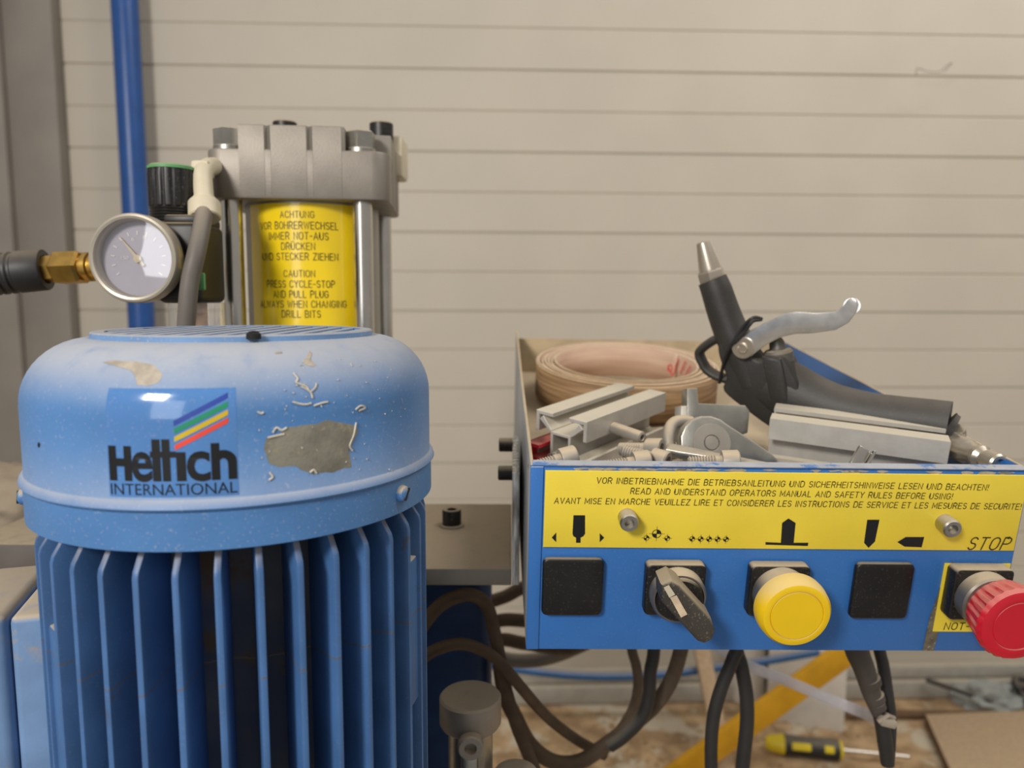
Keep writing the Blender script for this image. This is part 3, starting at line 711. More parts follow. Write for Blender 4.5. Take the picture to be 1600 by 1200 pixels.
# ================================================================== bracket plate, mounting plate
t = thing('bracket_plate', 'thick dusty steel bracket plate level between motor and control box', 'bracket', at(740, 890, .43))
z_ = at(740, 889, .42).z; zb_ = at(740, 915, .42).z
xr = at(799, 890, .42).x
mb = MB(); mb.box(((-.09+xr)/2, .49, (z_+zb_)/2), (xr+.09, .14, z_-zb_), bev=.0008); mb.build('plate', 'plate', t)
q = atz(706, 822, z_)
mb = MB(); mb.lathe([(0, z_), (.0085, z_), (.0085, z_+.0014), (.0075, z_+.0016), (0, z_+.0016)], Matrix.Translation((q.x, q.y, 0)), 32); mb.build('washer', 'plate', t)
mb = MB(); zz = z_+.0016; mb.lathe([(.0066, zz), (.0066, zz+.0095), (.0060, zz+.0105), (.0034, zz+.0105), (.0034, zz+.006), (0, zz+.006)], Matrix.Translation((q.x, q.y, 0)), 32); mb.build('socket_screw', 'blackp', t)
t = thing('mounting_plate', 'upright aluminium mounting plate with bright cut edge left of the control box', 'mounting plate', at(806, 914, .43))
xa = xr+.0004; xb = xa+.0042
pz = [( .418, at(806, 914, .418).z), (.418, at(806, 739, .418).z), (.425, at(806, 737, .425).z), (.50, at(800, 682, .50).z), (.505, at(800, 700, .505).z), (.53, at(806, 800, .53).z)]
mb = MB(); mb.prism([V((xa, y, z)) for y, z in pz], (xb-xa, 0, 0), bev=.0005); mb.build('plate', 'bright', t)
for px_, py_, Y_ in ((788, 739, .455), (785, 695, .485)):
    P = at(px_, py_, Y_); P.x = xa
    mb = MB(); mb.lathe([(.0046, 0), (.0046, .0082), (.0040, .009), (.0024, .009), (.0024, .006), (0, .006)], axis_frame(P, V((-1, 0, 0))), 24); mb.build('socket_screw', 'blackp', t)

# machine column
mb = MB(); x0 = at(640, 1000, .505).x; x1 = at(766, 1000, .505).x
mb.prism([V((x, y, ZB)) for x, y in rrect(x0, x1, .505, .556, .010)], (0, 0, zb_-ZB), bev=.001)
tag(mb.build('machine_column', 'column'), 'dark blue steel column under the bracket plate behind the cables', 'column')

# ================================================================== depth stop posts
def stop(name_px, label, top_y, rpx, Y, screw):
    x, y = name_px; c = at(x, y, Y)
    r = rpx/F_PX*Y
    o = thing('depth_stop', label, 'depth stop', (c.x, c.y, ZB), 'steel depth stops')
    zt = c.z; A = Matrix.Translation((c.x, c.y, 0))
    mb = MB(); mb.lathe([(0, zt-.0008), (r*.45, zt-.0006), (r*.62, zt), (r*.94, zt), (r, zt-.0012), (r, zt-.0155), (r*.95, zt-.017), (0, zt-.017)], A, 64); cl_ = mb.build('collar', 'plate', o)
    mb = MB(); mb.lathe([(0, ZB), (r*.72, ZB), (r*.72, zt-.016), (0, zt-.016)], A, 48)
    mb.box((0, -r*.70, (zt-.02+ZB)/2), (r*.55, r*.2, zt-.02-ZB), A, bev=.002); mb.build('post', 'zinc', o)
    if screw:
        P = V((c.x+.001, c.y-r*.9, zt-.0185)); mb = MB()
        mb.lathe([(.0070, -.004), (.0070, .006), (.0062, .0068), (.0034, .0068), (.0034, .002), (0, .002)], axis_frame(P, V((.05, -1, 0))), 28); mb.build('clamp_screw', 'plate', o)
stop((735, 1086), 'steel depth stop with round dusty collar in front of the blue column', 0, 51, .40, True)
stop((806, 1206), 'lower steel depth stop, only its round rim showing at the bottom edge', 0, 38, .40, False)

# ================================================================== control box
BM = Matrix(((.9997, -.018, .0139), (.0198, .99, -.14), (-.0112, .1402, .9901))).to_4x4()
BO = at(829, 727, .352); BM.translation = BO
eu = V(BM.col[0][:3]).normalized(); ev = V(BM.col[1][:3]); ev = (ev-eu*eu.dot(ev)).normalized(); en = eu.cross(ev)
BM = frame(BO, eu, ev, en)
def B(u, v, n): return BM @ V((u, v, n))
def bpt(x, y, n=None, v=None):
    q = onp(x, y, B(0, v or 0, n or 0), ev if n is None else en); return BM.inverted() @ q
BW, BD, BH, TF = .2468, .3205, .1017, -.0306
t = thing('control_box', 'blue control box with open tray top, push buttons and yellow instruction plate', 'control box', BM @ Matrix.Translation((BW/2, BD/2, -BH)))
th = .0016
mb = MB()
mb.box((BW/2, th/2, -BH/2-.0), (BW, th, BH), BM, bev=.0006)                       # front
mb.box((BW-th/2, BD/2, -BH/2), (th, BD-2*th, BH), BM, bev=.0004)
mb.box((BW/2, BD/2, -BH+th/2), (BW-2*th, BD-2*th, th), BM)
mb.box((BW/2, .0035, -.0008), (BW, .007, th), BM, bev=.0006)                      # turned-in front lip
mb.box((.0032, -.0004, -BH/2), (.0064, .0010, BH-.001), BM, bev=.0004)               # folded left corner
bx = mb.build('enclosure', 'box', t)
mb = MB(); mb.box((BW/2, BD-th/2, -BH/2), (BW, th, BH), BM, bev=.0004); mb.prism([B(th*.1, BD*.45, -.0005), B(th*.1, BD, .0075), B(th*.1, BD, -.0005)], eu*th*.8); mb.build('back_wall', 'tray', t)
mb = MB(); mb.box((BW/2, BD/2, TF-.001), (BW-2*th, BD-2*th, .002), BM); mb.build('tray_floor', 'tray', t)
mb = MB(); mb.box((th/2, BD/2, -BH/2), (th, BD-2*th, BH), BM, bev=.0004); mb.build('side_panel', 'side', t)
# chipped dusty rim
rr = random.Random(5); mb = MB()
for _ in range(26):
    u = rr.uniform(.02, .24); l = rr.uniform(.002, .007)
    pts = [(u+l*rr.uniform(.6, 1)*cos(a), -.0007-abs(rr.uniform(.3, 1))*.0022*(1+sin(a))/2) for a in [2*pi*k/8 for k in range(8)]]
    mb.add([B(p[0], -.0002, p[1]) for p in pts], [tuple(range(8))])
ch_ = mb.build('paint_chips', 'scuff', bx); ch_['kind'] = 'stuff'
mb = MB()
for (u0, u1) in ((0, BW),):
    pass
mb.box((th/2, BD/2, .0001), (th*.9, BD-.004, .0004), BM); mb.box((BW-th/2, BD/2, .0001), (th*.9, BD-.004, .0004), BM); mb.box((BW/2, BD-th/2, .0001), (BW-.004, th*.9, .0004), BM)
mb.build('rim_dust', 'tray', bx)
mb = MB(); mb.box((BW/2, .0033, .0002), (BW-.002, .0066, .0004), BM); mb.build('lip_dust', 'lip', bx)
# instruction plate
c0 = bpt(852, 733); c1 = bpt(1597, 745); c2 = bpt(1591, 862); c3 = bpt(848, 853)
PL = (.0072, .2455, -.0430, -.0022)
mb = MB(); mb.prism([B(u, -.0003, n) for u, n in ((PL[0], PL[2]), (PL[1], PL[2]), (PL[1], PL[3]), (PL[0], PL[3]))], -ev*.0008, bev=.0002); pl = mb.build('instruction_plate', 'yellow', t)
pl['label'] = 'yellow instruction plate with three lines of writing and drill symbols'
PO = -.00128
def bf(x, y): return B(x, PO, y)
mb = MB()
for s, (xa, ya), (xb, yb), hh in (('VOR INBETRIEBNAHME DIE BETRIEBSANLEITUNG UND SICHERHEITSHINWEISE LESEN UND BEACHTEN!', (932, 755), (1543, 766), 9.6),
                                  ('READ AND UNDERSTAND OPERATORS MANUAL AND SAFETY RULES BEFORE USING!', (985, 771.5), (1487, 780), 9.6),
                                  ('AVANT MISE EN MARCHE VEUILLEZ LIRE ET CONSIDERER LES INSTRUCTIONS DE SERVICE ET LES MESURES DE SECURITE!', (866, 786.5), (1596, 796), 9.6)):
    a = bpt(xa, ya, v=-.0012); b = bpt(xb, yb, v=-.0012); h = hh/F_PX*.355
    stroke_text(mb, s, a.x, min(b.x, PL[1]-.0012), 0, h, lambda x, y: bf(x, y+a.z+(b.z-a.z)*(x-a.x)/(b.x-a.x)), .12, .10)
stroke_text(mb, 'STOP', bpt(1508, 857).x, bpt(1571, 857).x, bpt(1530, 857).z, .0066, bf, .10, .28)
mb.build('lettering', 'print_', pl)
def pf(pix, nm='symbol'):
    mb = MB(); q = [bpt(x, y, v=-.0012) for x, y in pix]; mb.add([bf(p.x, p.z) for p in q], [tuple(range(len(q)))]); mb.build(nm, 'ink', pl)
pf([(896, 805), (914, 805), (914, 834), (911, 838), (907, 840), (907, 848), (900, 848), (900, 840), (896, 838), (894.5, 834)])
pf([(862, 840), (869, 832), (869, 847)], 'arrow'); pf([(944, 840), (937, 833), (937, 847)], 'arrow')
pf([(1196, 847), (1220, 848), (1222, 817), (1232, 810), (1243, 817), (1240, 848), (1263, 848), (1262, 853), (1196, 851)])
pf([(1355, 812), (1374, 812), (1367, 846), (1357, 856), (1350, 848)])
pf([(1402, 847), (1415, 839), (1444, 839), (1440, 855), (1413, 854)])
def target(x, y, r):
    mb = MB(); c = bpt(x, y, v=-.0012); r = r/F_PX*.353
    for k in range(4):
        if k % 2 == 0:
            q = [(c.x, c.z)]+arc(c.x, c.z, r, 90*k, 90*k+90, 8); mb.add([bf(*p) for p in q], [tuple(range(len(q)))])
    o_ = arc(c.x, c.z, r, 0, 360, 28); i_ = arc(c.x, c.z, r*.86, 0, 360, 28); n = len(o_)
    mb.add([bf(*p) for p in o_+i_], [(j, j+1, n+j+1, n+j) for j in range(n-1)])
    e = r*1.7; w_ = .00008
    for a, b in ((e, w_), (w_, e)): mb.add([bf(c.x+s*a, c.z+q*b) for s, q in ((-1, -1), (1, -1), (1, 1), (-1, 1))], [(0, 1, 2, 3)])
    mb.build('target_mark', 'ink', pl)
target(1010, 840.5, 4.6); target(1026, 834, 7.6); target(1042.5, 841, 4.6)
for k in range(5): target(1081.5+13.2*k, 842+.15*k, 4.6)
# two socket screws through the plate
for px_, py_ in ((979, 806), (1473, 815)):
    P = bpt(px_, py_); mb = MB(); A = axis_frame(B(P.x, -.001, P.z), -ev)
    mb.lathe([(.0046, 0), (.0046, .0072), (.0040, .008), (.0024, .008), (.0024, .004), (0, .004)], A, 32)
    mb.build('socket_screw', 'zinc', t)
def bezel(u0, u1, n0, n1, d, r, name='button_bezel', ma='blackp'):
    mb = MB(); mb.prism([B(u, -.0004, n) for u, n in rrect(u0, u1, n0, n1, r, 5)], -ev*d, bev=.0012, seg=3); return mb.build(name, ma, t)
a = bpt(845, 957); b = bpt(943, 868); bezel(a.x, b.x, a.z+.0004, b.z-.0002, .0035, .003, 'blank_cap', 'blankp')
a = bpt(1320, 961); b = bpt(1428, 876); bezel(a.x+.0005, b.x-.001, a.z, b.z, .0035, .003, 'blank_cap', 'blankp')
def lathe_on(u, n, v, prof, seg=56, mt_='blackp', name='x', par=None, tilt=None):
    mb = MB(); mb.lathe(prof, axis_frame(B(u, v, n), tilt or -ev, eu), seg); return mb.build(name, mt_, par)
BZW, BZH = .0300, .0284
# rotary switch
c = bpt(1054, 917); uc, nc = .0757, -.0656
sw = bezel(.0585, .0585+BZW, -.0491-BZH, -.0491, .0065, .003)
lathe_on(.0742, -.0640, -.006, [(.0138, 0), (.0138, .006), (.0128, .0078), (.0122, .0078), (.0120, .006), (0, .006)], 56, 'collar', 'switch_collar', sw)
lathe_on(.0742, -.0640, -.0115, [(.0116, 0), (.0116, .0032), (.0108, .004), (0, .004)], 48, 'blackp', 'switch_hub', sw)
# handle: a tapering wedge rising from the hub towards lower right
hp = B(uc, -.0135, nc-.001)
mb = MB()
def hpt(x, y, v): return onp(x, y, B(0, v, 0), ev)
top = [(1033, 914), (1050, 906), (1063, 914), (1112, 968), (1118, 988), (1113, 1001), (1101, 1007), (1090, 1003), (1034, 942)]
mb.prism([hpt(x, y, -.026) for x, y in top], ev*.0145, bev=.0018, seg=3)
hd = mb.build('switch_handle', 'lever', sw)
mb = MB(); mb.add([hpt(x, y, -.0262) for x, y in ((1047, 934), (1057, 930), (1074, 960), (1064, 965))], [(0, 1, 2, 3)]); mb.build('pointer_mark', 'oakedge', hd)
mb = MB(); mb.add([hpt(x, y, -.0262) for x, y in ((1037, 918), (1045, 914), (1055, 929), (1046, 934))], [(0, 1, 2, 3)]); mb.build('pointer_mark', 'cream', hd)
# yellow mushroom button
uc, nc = .1280, -.0652
yb_ = bezel(.1108, .1108+BZW, -.0494-BZH, -.0494, .0065, .003)
lathe_on(uc-.0018, nc+.0014, -.006, [(.0138, 0), (.0140, .008), (.0132, .009), (0, .009)], 56, 'collar', 'button_collar', yb_)
cap_ = lathe_on(uc, nc-.0005, -.0125, [(.0100, 0), (.0100, .001), (.0160, .0015), (.0178, .0035), (.0180, .006), (.0174, .0105), (.0160, .0125), (.0142, .0130), (.0130, .0129), (.0127, .0122), (.0124, .0129), (0, .0130)], 72, 'ybtn', 'button_cap', yb_)
# red emergency mushroom
uc, nc = .2318, -.0662
a = bpt(1462, 986); rb_ = bezel(.2130, .2130+BZW, -.0498-BZH, -.0498, .0080, .003)
mb = MB(); mb.prism([B(u, -.0002, n) for u, n in ((.2117, -.0895), (.2455, -.0895), (.2455, -.0504), (.2117, -.0504))], -ev*.0006); yp = mb.build('emergency_plate', 'yellow', t)
mb = MB(); stroke_text(mb, 'NOT-', .2172, .2300, -.0882, .0039, lambda x, y: B(x, -.00095, y), .13, .12); mb.build('lettering', 'print_', yp)
lathe_on(uc-.0035, nc+.0016, -.0075, [(.0140, 0), (.0142, .008), (.0134, .009), (0, .009)], 56, 'collar', 'button_collar', rb_)
mb = MB(); n = 120; rings = []
pr = [(.0100, 0, 0), (.0135, .0006, 0), (.0158, .003, 0), (.0166, .0065, 1), (.0178, .011, 1), (.0188, .0152, 1), (.0190, .0165, .4), (.0176, .0186, .0), (.0150, .0194, 0), (.0128, .0192, 0), (.0125, .0186, 0), (.0121, .0190, 0)]
A = axis_frame(B(uc, -.0125, nc-.0005), -ev, eu); vs = []
for (r, h, g) in pr:
    for k in range(n):
        rr_ = r-(.0010*g if k % 5 < 2 else 0); vs.append((rr_*cos(2*pi*k/n), rr_*sin(2*pi*k/n), h))
fs = [(i*n+k, i*n+(k+1) % n, (i+1)*n+(k+1) % n, (i+1)*n+k) for i in range(len(pr)-1) for k in range(n)]+[tuple((len(pr)-1)*n+k for k in range(n)), tuple(range(n))[::-1]]
mb.add(vs, fs, 0, A); mb.build('button_cap', 'rbtn', rb_)
mb = MB(); q = [bpt(x, y) for x, y in ((1479, 884), (1489, 876), (1484, 900), (1466, 985), (1458, 1016), (1441, 1016), (1452, 965), (1466, 925))]
mb.prism([B(p.x, -.0001, p.z) for p in q], -ev*.00035); mb.build('dirt_streak', 'grime_tan', bx)

# ================================================================== in the tray
# roll of oak edge banding
tl = Matrix.Rotation(R(1.4), 4, 'X')
RM = BM @ Matrix.Translation((.0835, .228, -.0255)) @ tl
t = thing('edge_banding_roll', 'coiled roll of oak wood edge banding lying in the tray at the back', 'roll', RM)
mb = MB(); r0, r1, turns, H = .0530, .0705, 7.0, .0262; n = int(turns*72); thk = .00150
vs = []; rr = random.Random(2)
for i in range(n+1):
    a = 2*pi*i/72; f = i/n
    r = r0+(r1-r0)*f
    r += .0009*max(0, cos(a+.5-pi))**2*math.sin(f*19)*f          # layers gape a little on the left
    dz = .0007*sin(f*turns*2*pi*.37+1)
    for q, zz in ((r, dz), (r+thk, dz), (r+thk, H+dz), (r, H+dz)): vs.append((q*cos(a+.5), q*sin(a+.5), zz))
for i in range(n):
    a = 4*i; b = a+4
    mb.add([vs[a+1], vs[b+1], vs[b+2], vs[a+2]], [(0, 1, 2, 3)], 0, RM)
    mb.add([vs[a], vs[b], vs[b+3], vs[a+3]], [(0, 3, 2, 1)], 1, RM)
    mb.add([vs[a+2], vs[b+2], vs[b+3], vs[a+3]], [(0, 1, 2, 3)], 2, RM)
    mb.add([vs[a], vs[b], vs[b+1], vs[a+1]], [(0, 3, 2, 1)], 2, RM)
for a in (0, 4*n): mb.add(vs[a:a+4], [(0, 1, 2, 3)], 2, RM)
o = mb.build('banding_coil', ['oak', 'fleece', 'oakedge'], t)
bm = bmesh.new(); bm.from_mesh(o.data); bmesh.ops.remove_doubles(bm, verts=bm.verts[:], dist=1e-6); bmesh.ops.recalc_face_normals(bm, faces=bm.faces[:]); bm.to_mesh(o.data); bm.free()
RMi = RM.inverted()
def rin(x, y):
    o_ = RMi @ CAM; d = RMi.to_3x3() @ ray(x, y); A_ = d.x**2+d.y**2; B_ = o_.x*d.x+o_.y*d.y; C_ = o_.x**2+o_.y**2-(.0527)**2
    s = (-B_+math.sqrt(max(B_*B_-A_*C_, 0)))/A_; return RM @ (o_+d*s)
mb = MB()
for ln in ([(1044, 579), (1044, 572), (1049, 570), (1050, 577), (1046, 580), (1045, 574)], [(1060, 561), (1056, 572), (1054, 582), (1050, 586), (1047, 580)], [(1071, 564), (1066, 576), (1063, 583)], [(1079, 571), (1073, 582), (1071, 586)]):
    mb.tube(smooth([rin(x, y) for x, y in ln], 4), .0005, 6)
mb.build('pencil_mark', 'redpen', t)

# aluminium T-slot profiles
def profile_mesh(mb, A, S, L, miter=False):
    T = .0023; q = S*.34; c = S*.20
    def pz(pts, y0=0, y1=None):
        y1 = L if y1 is None else y1
        mb.prism([A @ V((x, y0, z)) for x, z in pts], (A.to_3x3() @ V((0, 1, 0)))*(y1-y0), bev=.0003, seg=1)
    h = S/2
    for sx in (-1, 1):
        for sz in (-1, 1):
            pz([(sx*h, sz*h), (sx*(h-q), sz*h), (sx*(h-q), sz*(h-T)), (sx*(h-T*.98), sz*(h-T)), (sx*(h-T), sz*(h-q)), (sx*h, sz*(h-q))] if True else [])
            e = T*.7
            pz([(sx*(h-T-.0002), sz*(h-T-.0012-e)), (sx*(h-T-.0012-e), sz*(h-T-.0002)), (sx*(c-e*.4), sz*(c+e*.3)), (sx*(c+e*.3), sz*(c-e*.4))])
    for s in (-1, 1):
        pz([(s*c, -c), (s*(c-.0018), -c), (s*(c-.0018), c), (s*c, c)])
        pz([(-c+.0018, s*c), (c-.0018, s*c), (c-.0018, s*(c-.0018)), (-c+.0018, s*(c-.0018))])
S = .036
def prof_frame(pa, pb, pc, n):
    a = B(*pa, n); b = B(*pb, n); c = B(*pc, n)
    y = (c-a).normalized(); x = (b-a); x = (x-y*y.dot(x)).normalized(); z = x.cross(y)
    return frame(a+x*S/2-z*S/2, x, y, z)
A = prof_frame((.0065, .0770), (.0297, .0497), (.0675, .1452), .0055)
t = thing('aluminium_profile', 'short slotted aluminium profile lying askew at the left of the tray', 'aluminium profile', A @ Matrix.Translation((0, 0, -S/2)), 'aluminium profiles in the tray')
mb = MB(); profile_mesh(mb, A, S, .088); mb.build('extrusion', 'alu', t)
mb = MB(); mb.box((-S/2+.004, .004, -.001), (.0095, .024, .002), A); mb.box((-S/2+.0002, .006, -.005), (.002, .024, .010), A); mb.box((-S/2+.004, .006, -.0095), (.0095, .024, .002), A)
tag(mb.build('plastic_clip', 'redp'), 'red plastic clip in the side slot of the left profile', 'clip')
A2 = prof_frame((.1550, .0970), (.1425, .0612), (.2360, .0585), .0055)
x = -A2.col[0].to_3d(); y = A2.col[1].to_3d(); z = A2.col[2].to_3d()
if z.z < 0: A2 = frame(B(.155, .097, .0055) + A2.col[0].to_3d()*S/2 - en*S/2, -A2.col[0].to_3d(), y, -z)
t = thing('aluminium_profile', 'dusty slotted aluminium profile lying lengthwise under the gun grip on the right', 'aluminium profile', A2 @ Matrix.Translation((0, 0, -S/2)), 'aluminium profiles in the tray')
mb = MB(); profile_mesh(mb, A2, S, .0905); mb.build('extrusion', 'alu', t)
# dowel pin sticking out of the left profile
mb = MB(); p0 = at(958, 668, .425); p1 = at(1004, 684, .408)
mb.lathe([(0, 0), (.0032, 0), (.0034, .0004), (.0034, (p1-p0).length-.0004), (.0028, (p1-p0).length), (.0018, (p1-p0).length), (.0018, (p1-p0).length-.004), (0, (p1-p0).length-.004)], axis_frame(p0, p1-p0), 24)
tag(mb.build('tube_pin', 'plate'), 'small hollow steel pin poking out from beside the left profile', 'pin')

# lever clamp: teardrop plate, rivet, angle bracket behind
hc = at(1110, 690, .405); HN = V((.05, -1, .22)).normalized()
t = thing('clamp_lever', 'teardrop steel clamp lever with riveted pivot in the middle of the tray', 'clamp', at(1120, 725, .41))
def hpl(x, y): return onp(x, y, hc, HN)
pix = [(1064, 697), (1064, 682), (1070, 667), (1081, 656), (1096, 650), (1112, 650), (1126, 655), (1140, 665), (1170, 684), (1207, 709), (1216, 719), (1212, 728), (1190, 734), (1120, 730), (1075, 722)]
mb = MB(); mb.prism([hpl(*p) for p in pix], -HN*.010, bev=.0012); pt = mb.build('lever_plate', 'zinc', t)
mb = MB(); r_ = 31/F_PX*.405; mb.lathe([(r_, -.0005), (r_*.98, .0004), (r_*.42, .0005), (r_*.40, .0), (r_*.36, .0), (r_*.34, .0006), (0, .0008)], axis_frame(hpl(1112, 692), HN), 48); mb.build('rivet', 'plate', pt)
hb_ = at(1120, 650, .432)
def hpb(x, y): return onp(x, y, hb_, HN)
pix = [(1074, 680), (1073, 607), (1090, 606), (1092, 630), (1165, 633), (1172, 642), (1169, 676), (1130, 690), (1090, 690)]
mb = MB(); mb.prism([hpb(*p) for p in pix], -HN*.012, bev=.0010); mb.build('angle_bracket', 'zinc', t)
mb = MB(); pix = [(1064, 634), (1074, 634), (1076, 690), (1062, 690)]; mb.prism([hpb(*p) for p in pix], -HN*.014, bev=.0008); mb.build('bracket_tab', 'alu', t)
mb = MB(); mb.tube(smooth([at(1080, 660, .430), at(1063, 658, .428), at(1050, 664, .425), at(1045, 680, .421), at(1046, 696, .418), at(1052, 716, .414)]), .0036, 16); tag(mb.build('bent_rod', 'plate'), 'thick bent steel rod curving down left of the clamp lever', 'rod')
# flat key lying across
mb = MB(); a = at(1030, 694, .398); b = at(1215, 728, .374); dd = (b-a).normalized(); nn = dd.cross(en).normalized()
pl_ = [a+dd*x+nn*y for x, y in ((0, -.002), (.004, -.0055), (.012, -.0055), (.03, -.004), ((b-a).length, -.0035), ((b-a).length, .0035), (.03, .004), (.012, .0055), (.004, .0055), (0, .002))]
mb.prism(pl_, -en*.0045, bev=.0008); tag(mb.build('flat_key', 'zinc'), 'flat tapering steel bar with rounded tip in front of the clamp lever', 'steel bar')

# socket cap screws
SM = axis_frame(V((0, 0, 0)), V((0, 0, 1)))
sc0 = thing('cap_screw', '-', 'screw', Matrix.Identity(4), 'socket cap screws in the tray')
mb = MB(); mb.lathe([(.0030, 0), (.0058, .0), (.0060, .0005), (.0060, .0078), (.0054, .0085), (.0034, .0085), (.0032, .004), (0, .004)], SM, 32); hd = mb.build('screw_head', 'plate', sc0)
mb = MB(); pr = [(0, -.017), (.0024, -.017)]; zz = -.0165
while zz < -.004: pr += [(.0036, zz+.0004), (.0036, zz+.0008), (.0029, zz+.0014)]; zz += .0014
pr += [(.0036, zz+.0005), (.0036, .0003), (0, .0003)]
mb.lathe(pr, SM, 24); mb.build('screw_shank', 'plate', sc0)
spots = [((876, 719, .372), (1, .25, .22), 'dusty cap screw peeking over the rim at the tray left corner'),
         ((1012, 702, .392), (.75, -.5, .1), 'large cap screw lying at the tip of the hollow pin'),
         ((1020, 717, .378), (.8, -.55, -.12), 'cap screw head with open socket in front of the pair beside the pin'),
         ((1128, 722, .368), (1, -.1, .06), 'cap screw with bright thread lying in front of the clamp lever'),
         ((990, 724, .370), (.9, .1, .10), 'cap screw with thread pointing left below the hollow pin')]
for i, (p, d, lab) in enumerate(spots):
    mx_ = axis_frame(at(*p), d)
    if i == 0: sc0.matrix_world = mx_; sc0['label'] = lab; W[sc0] = mx_; first = sc0
    else: copy_thing(first, mx_, lab)
mb = MB(); q = at(1342, 716, .372); dd = V((.35, 0, -.94)); mb.box((0, 0, 0), (.006, .003, .012), axis_frame(q, V((.55, .3, .8))), bev=.0006); mb.box((.0042, .0, .0015), (.0014, .008, .010), axis_frame(q, V((.55, .3, .8))), bev=.0004)
tag(mb.build('slot_nut', 'steel'), 'small bright steel slot nut below the right profile', 'nut')

# ================================================================== blow gun
g0 = at(1190, 560, .468); g1_ = at(1480, 645, .411); g2_ = at(1112, 420, .478)
gn = (g1_-g0).cross(g2_-g0).normalized()
if gn.y > 0: gn = -gn                      # towards the viewer
t = thing('blow_gun', 'black plastic air blow gun with chrome trigger lever lying across the tray', 'blow gun', at(1250, 650, .45))
def gp(x, y, off=0.): return onp(x, y, g0+gn*off, gn)
mb = MB()
# barrel
bp = [(1113, 437), (1120, 455), (1128, 480), (1137, 505), (1146, 527), (1160, 560), (1175, 600)]
br_ = [.0092, .0098, .0102, .0106, .0110, .0108, .0100]
mb.tube(smooth([gp(*p) for p in bp], 4), smooth_r(br_, 4), 28)
# grip
gpth = [(1205, 592), (1235, 612), (1270, 628), (1310, 640), (1360, 650), (1410, 656), (1450, 661), (1482, 666)]
gr_ = [(.0170, .0100), (.0182, .0112), (.0166, .0112), (.0148, .0108), (.0140, .0102), (.0136, .0100), (.0138, .0098), (.0142, .0098)]
mb.tube(smooth([gp(*p) for p in gpth], 6), smooth_r(gr_, 6), 32, up=UP)
# valve housing web
web = [(1142, 514), (1164, 512), (1182, 532), (1197, 552), (1215, 550), (1233, 546), (1244, 557), (1253, 574), (1261, 592), (1264, 620), (1258, 648), (1240, 660), (1218, 655), (1182, 630), (1146, 600), (1150, 580), (1143, 560), (1137, 536)]
ws = smooth([V((x, y, 0)) for x, y in web+web[:1]], 4)[:-1]
mb.prism([gp(p.x, p.y, -.0095) for p in ws], gn*.019, bev=.0020, seg=2)
mb.prism([gp(x, y, .0085) for x, y in ((1192, 555), (1222, 560), (1238, 640), (1214, 655), (1203, 612))], gn*.0035, bev=.0015, seg=2)
# hanging hook
hk = [(1126, 526), (1110, 535), (1097, 545), (1093, 553), (1098, 566), (1105, 577), (1118, 586), (1132, 591), (1148, 594)]
mb.tube(smooth([gp(*p) for p in hk], 4), [(.0030, .0052)]*33, 14, up=gn.cross(UP))
# end collar
e0 = gp(1478, 665); e1 = gp(1493, 669)
mb.tube([gp(1476, 667), gp(1482, 671), gp(1489, 674)], [(.0100, .0100), (.0096, .0096), (.0092, .0092)], 28, up=UP)
mb.build('gun_body', 'gunp', t, 50)
# nozzle
n0 = gp(1114, 440); n1 = gp(1098, 378); dn = (n1-n0).normalized(); Ln = (n1-n0).length
mb = MB(); mb.lathe([(0, -.002), (.0078, -.002), (.0086, 0), (.0086, .0065), (.0078, .0078), (0, .0078)], axis_frame(n0, dn, V((.6, -.8, 0))), 6); mb.build('nozzle_nut', 'nickel', t, 20)
mb = MB(); mb.lathe([(.0070, .007), (.0070, .0088), (.0042, Ln-.0006), (.0036, Ln), (.0020, Ln), (.0020, Ln-.006), (0, Ln-.006)], axis_frame(n0, dn), 40); mb.build('nozzle', 'nickel', t)
# trigger lever: a stamped channel
up_ = [(1150, 533), (1162, 522), (1190, 507), (1212, 496), (1228, 489), (1245, 487), (1275, 489), (1305, 487), (1316, 480), (1323, 470), (1330, 465), (1338, 468), (1341, 477), (1337, 489), (1326, 504), (1306, 515), (1270, 520), (1243, 521), (1222, 526), (1197, 539), (1182, 550), (1174, 557), (1160, 560), (1150, 554), (1146, 543)]
mb = MB(); mb.prism([gp(x, y, .0135) for x, y in up_], -gn*.0018, bev=.0007, seg=2)
mb.prism([gp(x, y, -.0135) for x, y in up_], gn*.0018, bev=.0007, seg=2)
top = [(1163, 523), (1190, 508), (1212, 498), (1228, 491), (1245, 489), (1275, 491), (1305, 488), (1317, 480), (1324, 470), (1331, 466)]
s0 = smooth([gp(x, y+4, 0) for x, y in top], 5); n = len(s0)
wd = [.0132*(1 if i < n*.8 else 1-.15*(i-n*.8)/(n*.2)) for i in range(n)]
vs = []
for i, p in enumerate(s0):
    tt = (s0[min(i+1, n-1)]-s0[max(i-1, 0)]).normalized(); u_ = tt.cross(gn); u_ = u_ if u_.z > 0 or u_.x < 0 else -u_
    if u_.dot(UP) < 0 and i < n*.7: u_ = -u_
    for q, hh in ((-1, -.0012), (-.85, .0004), (0, .0012), (.85, .0004), (1, -.0012)): vs.append(p+gn*(wd[i]*q)+u_*hh)
    for q, hh in ((1, -.003), (-1, -.003)): vs.append(p+gn*(wd[i]*q*.97)+u_*hh)
k = 7; fs = [(i*k+a, i*k+(a+1) % k, (i+1)*k+(a+1) % k, (i+1)*k+a) for i in range(n-1) for a in range(k)]+[tuple(range(k)), tuple((n-1)*k+a for a in range(k))]
mb.add(vs, fs)
mb.tube([gp(1331, 478, -.0118), gp(1331, 478, .0118)], .0046, 20)
lv = mb.build('trigger_lever', 'gunm', t, 40)
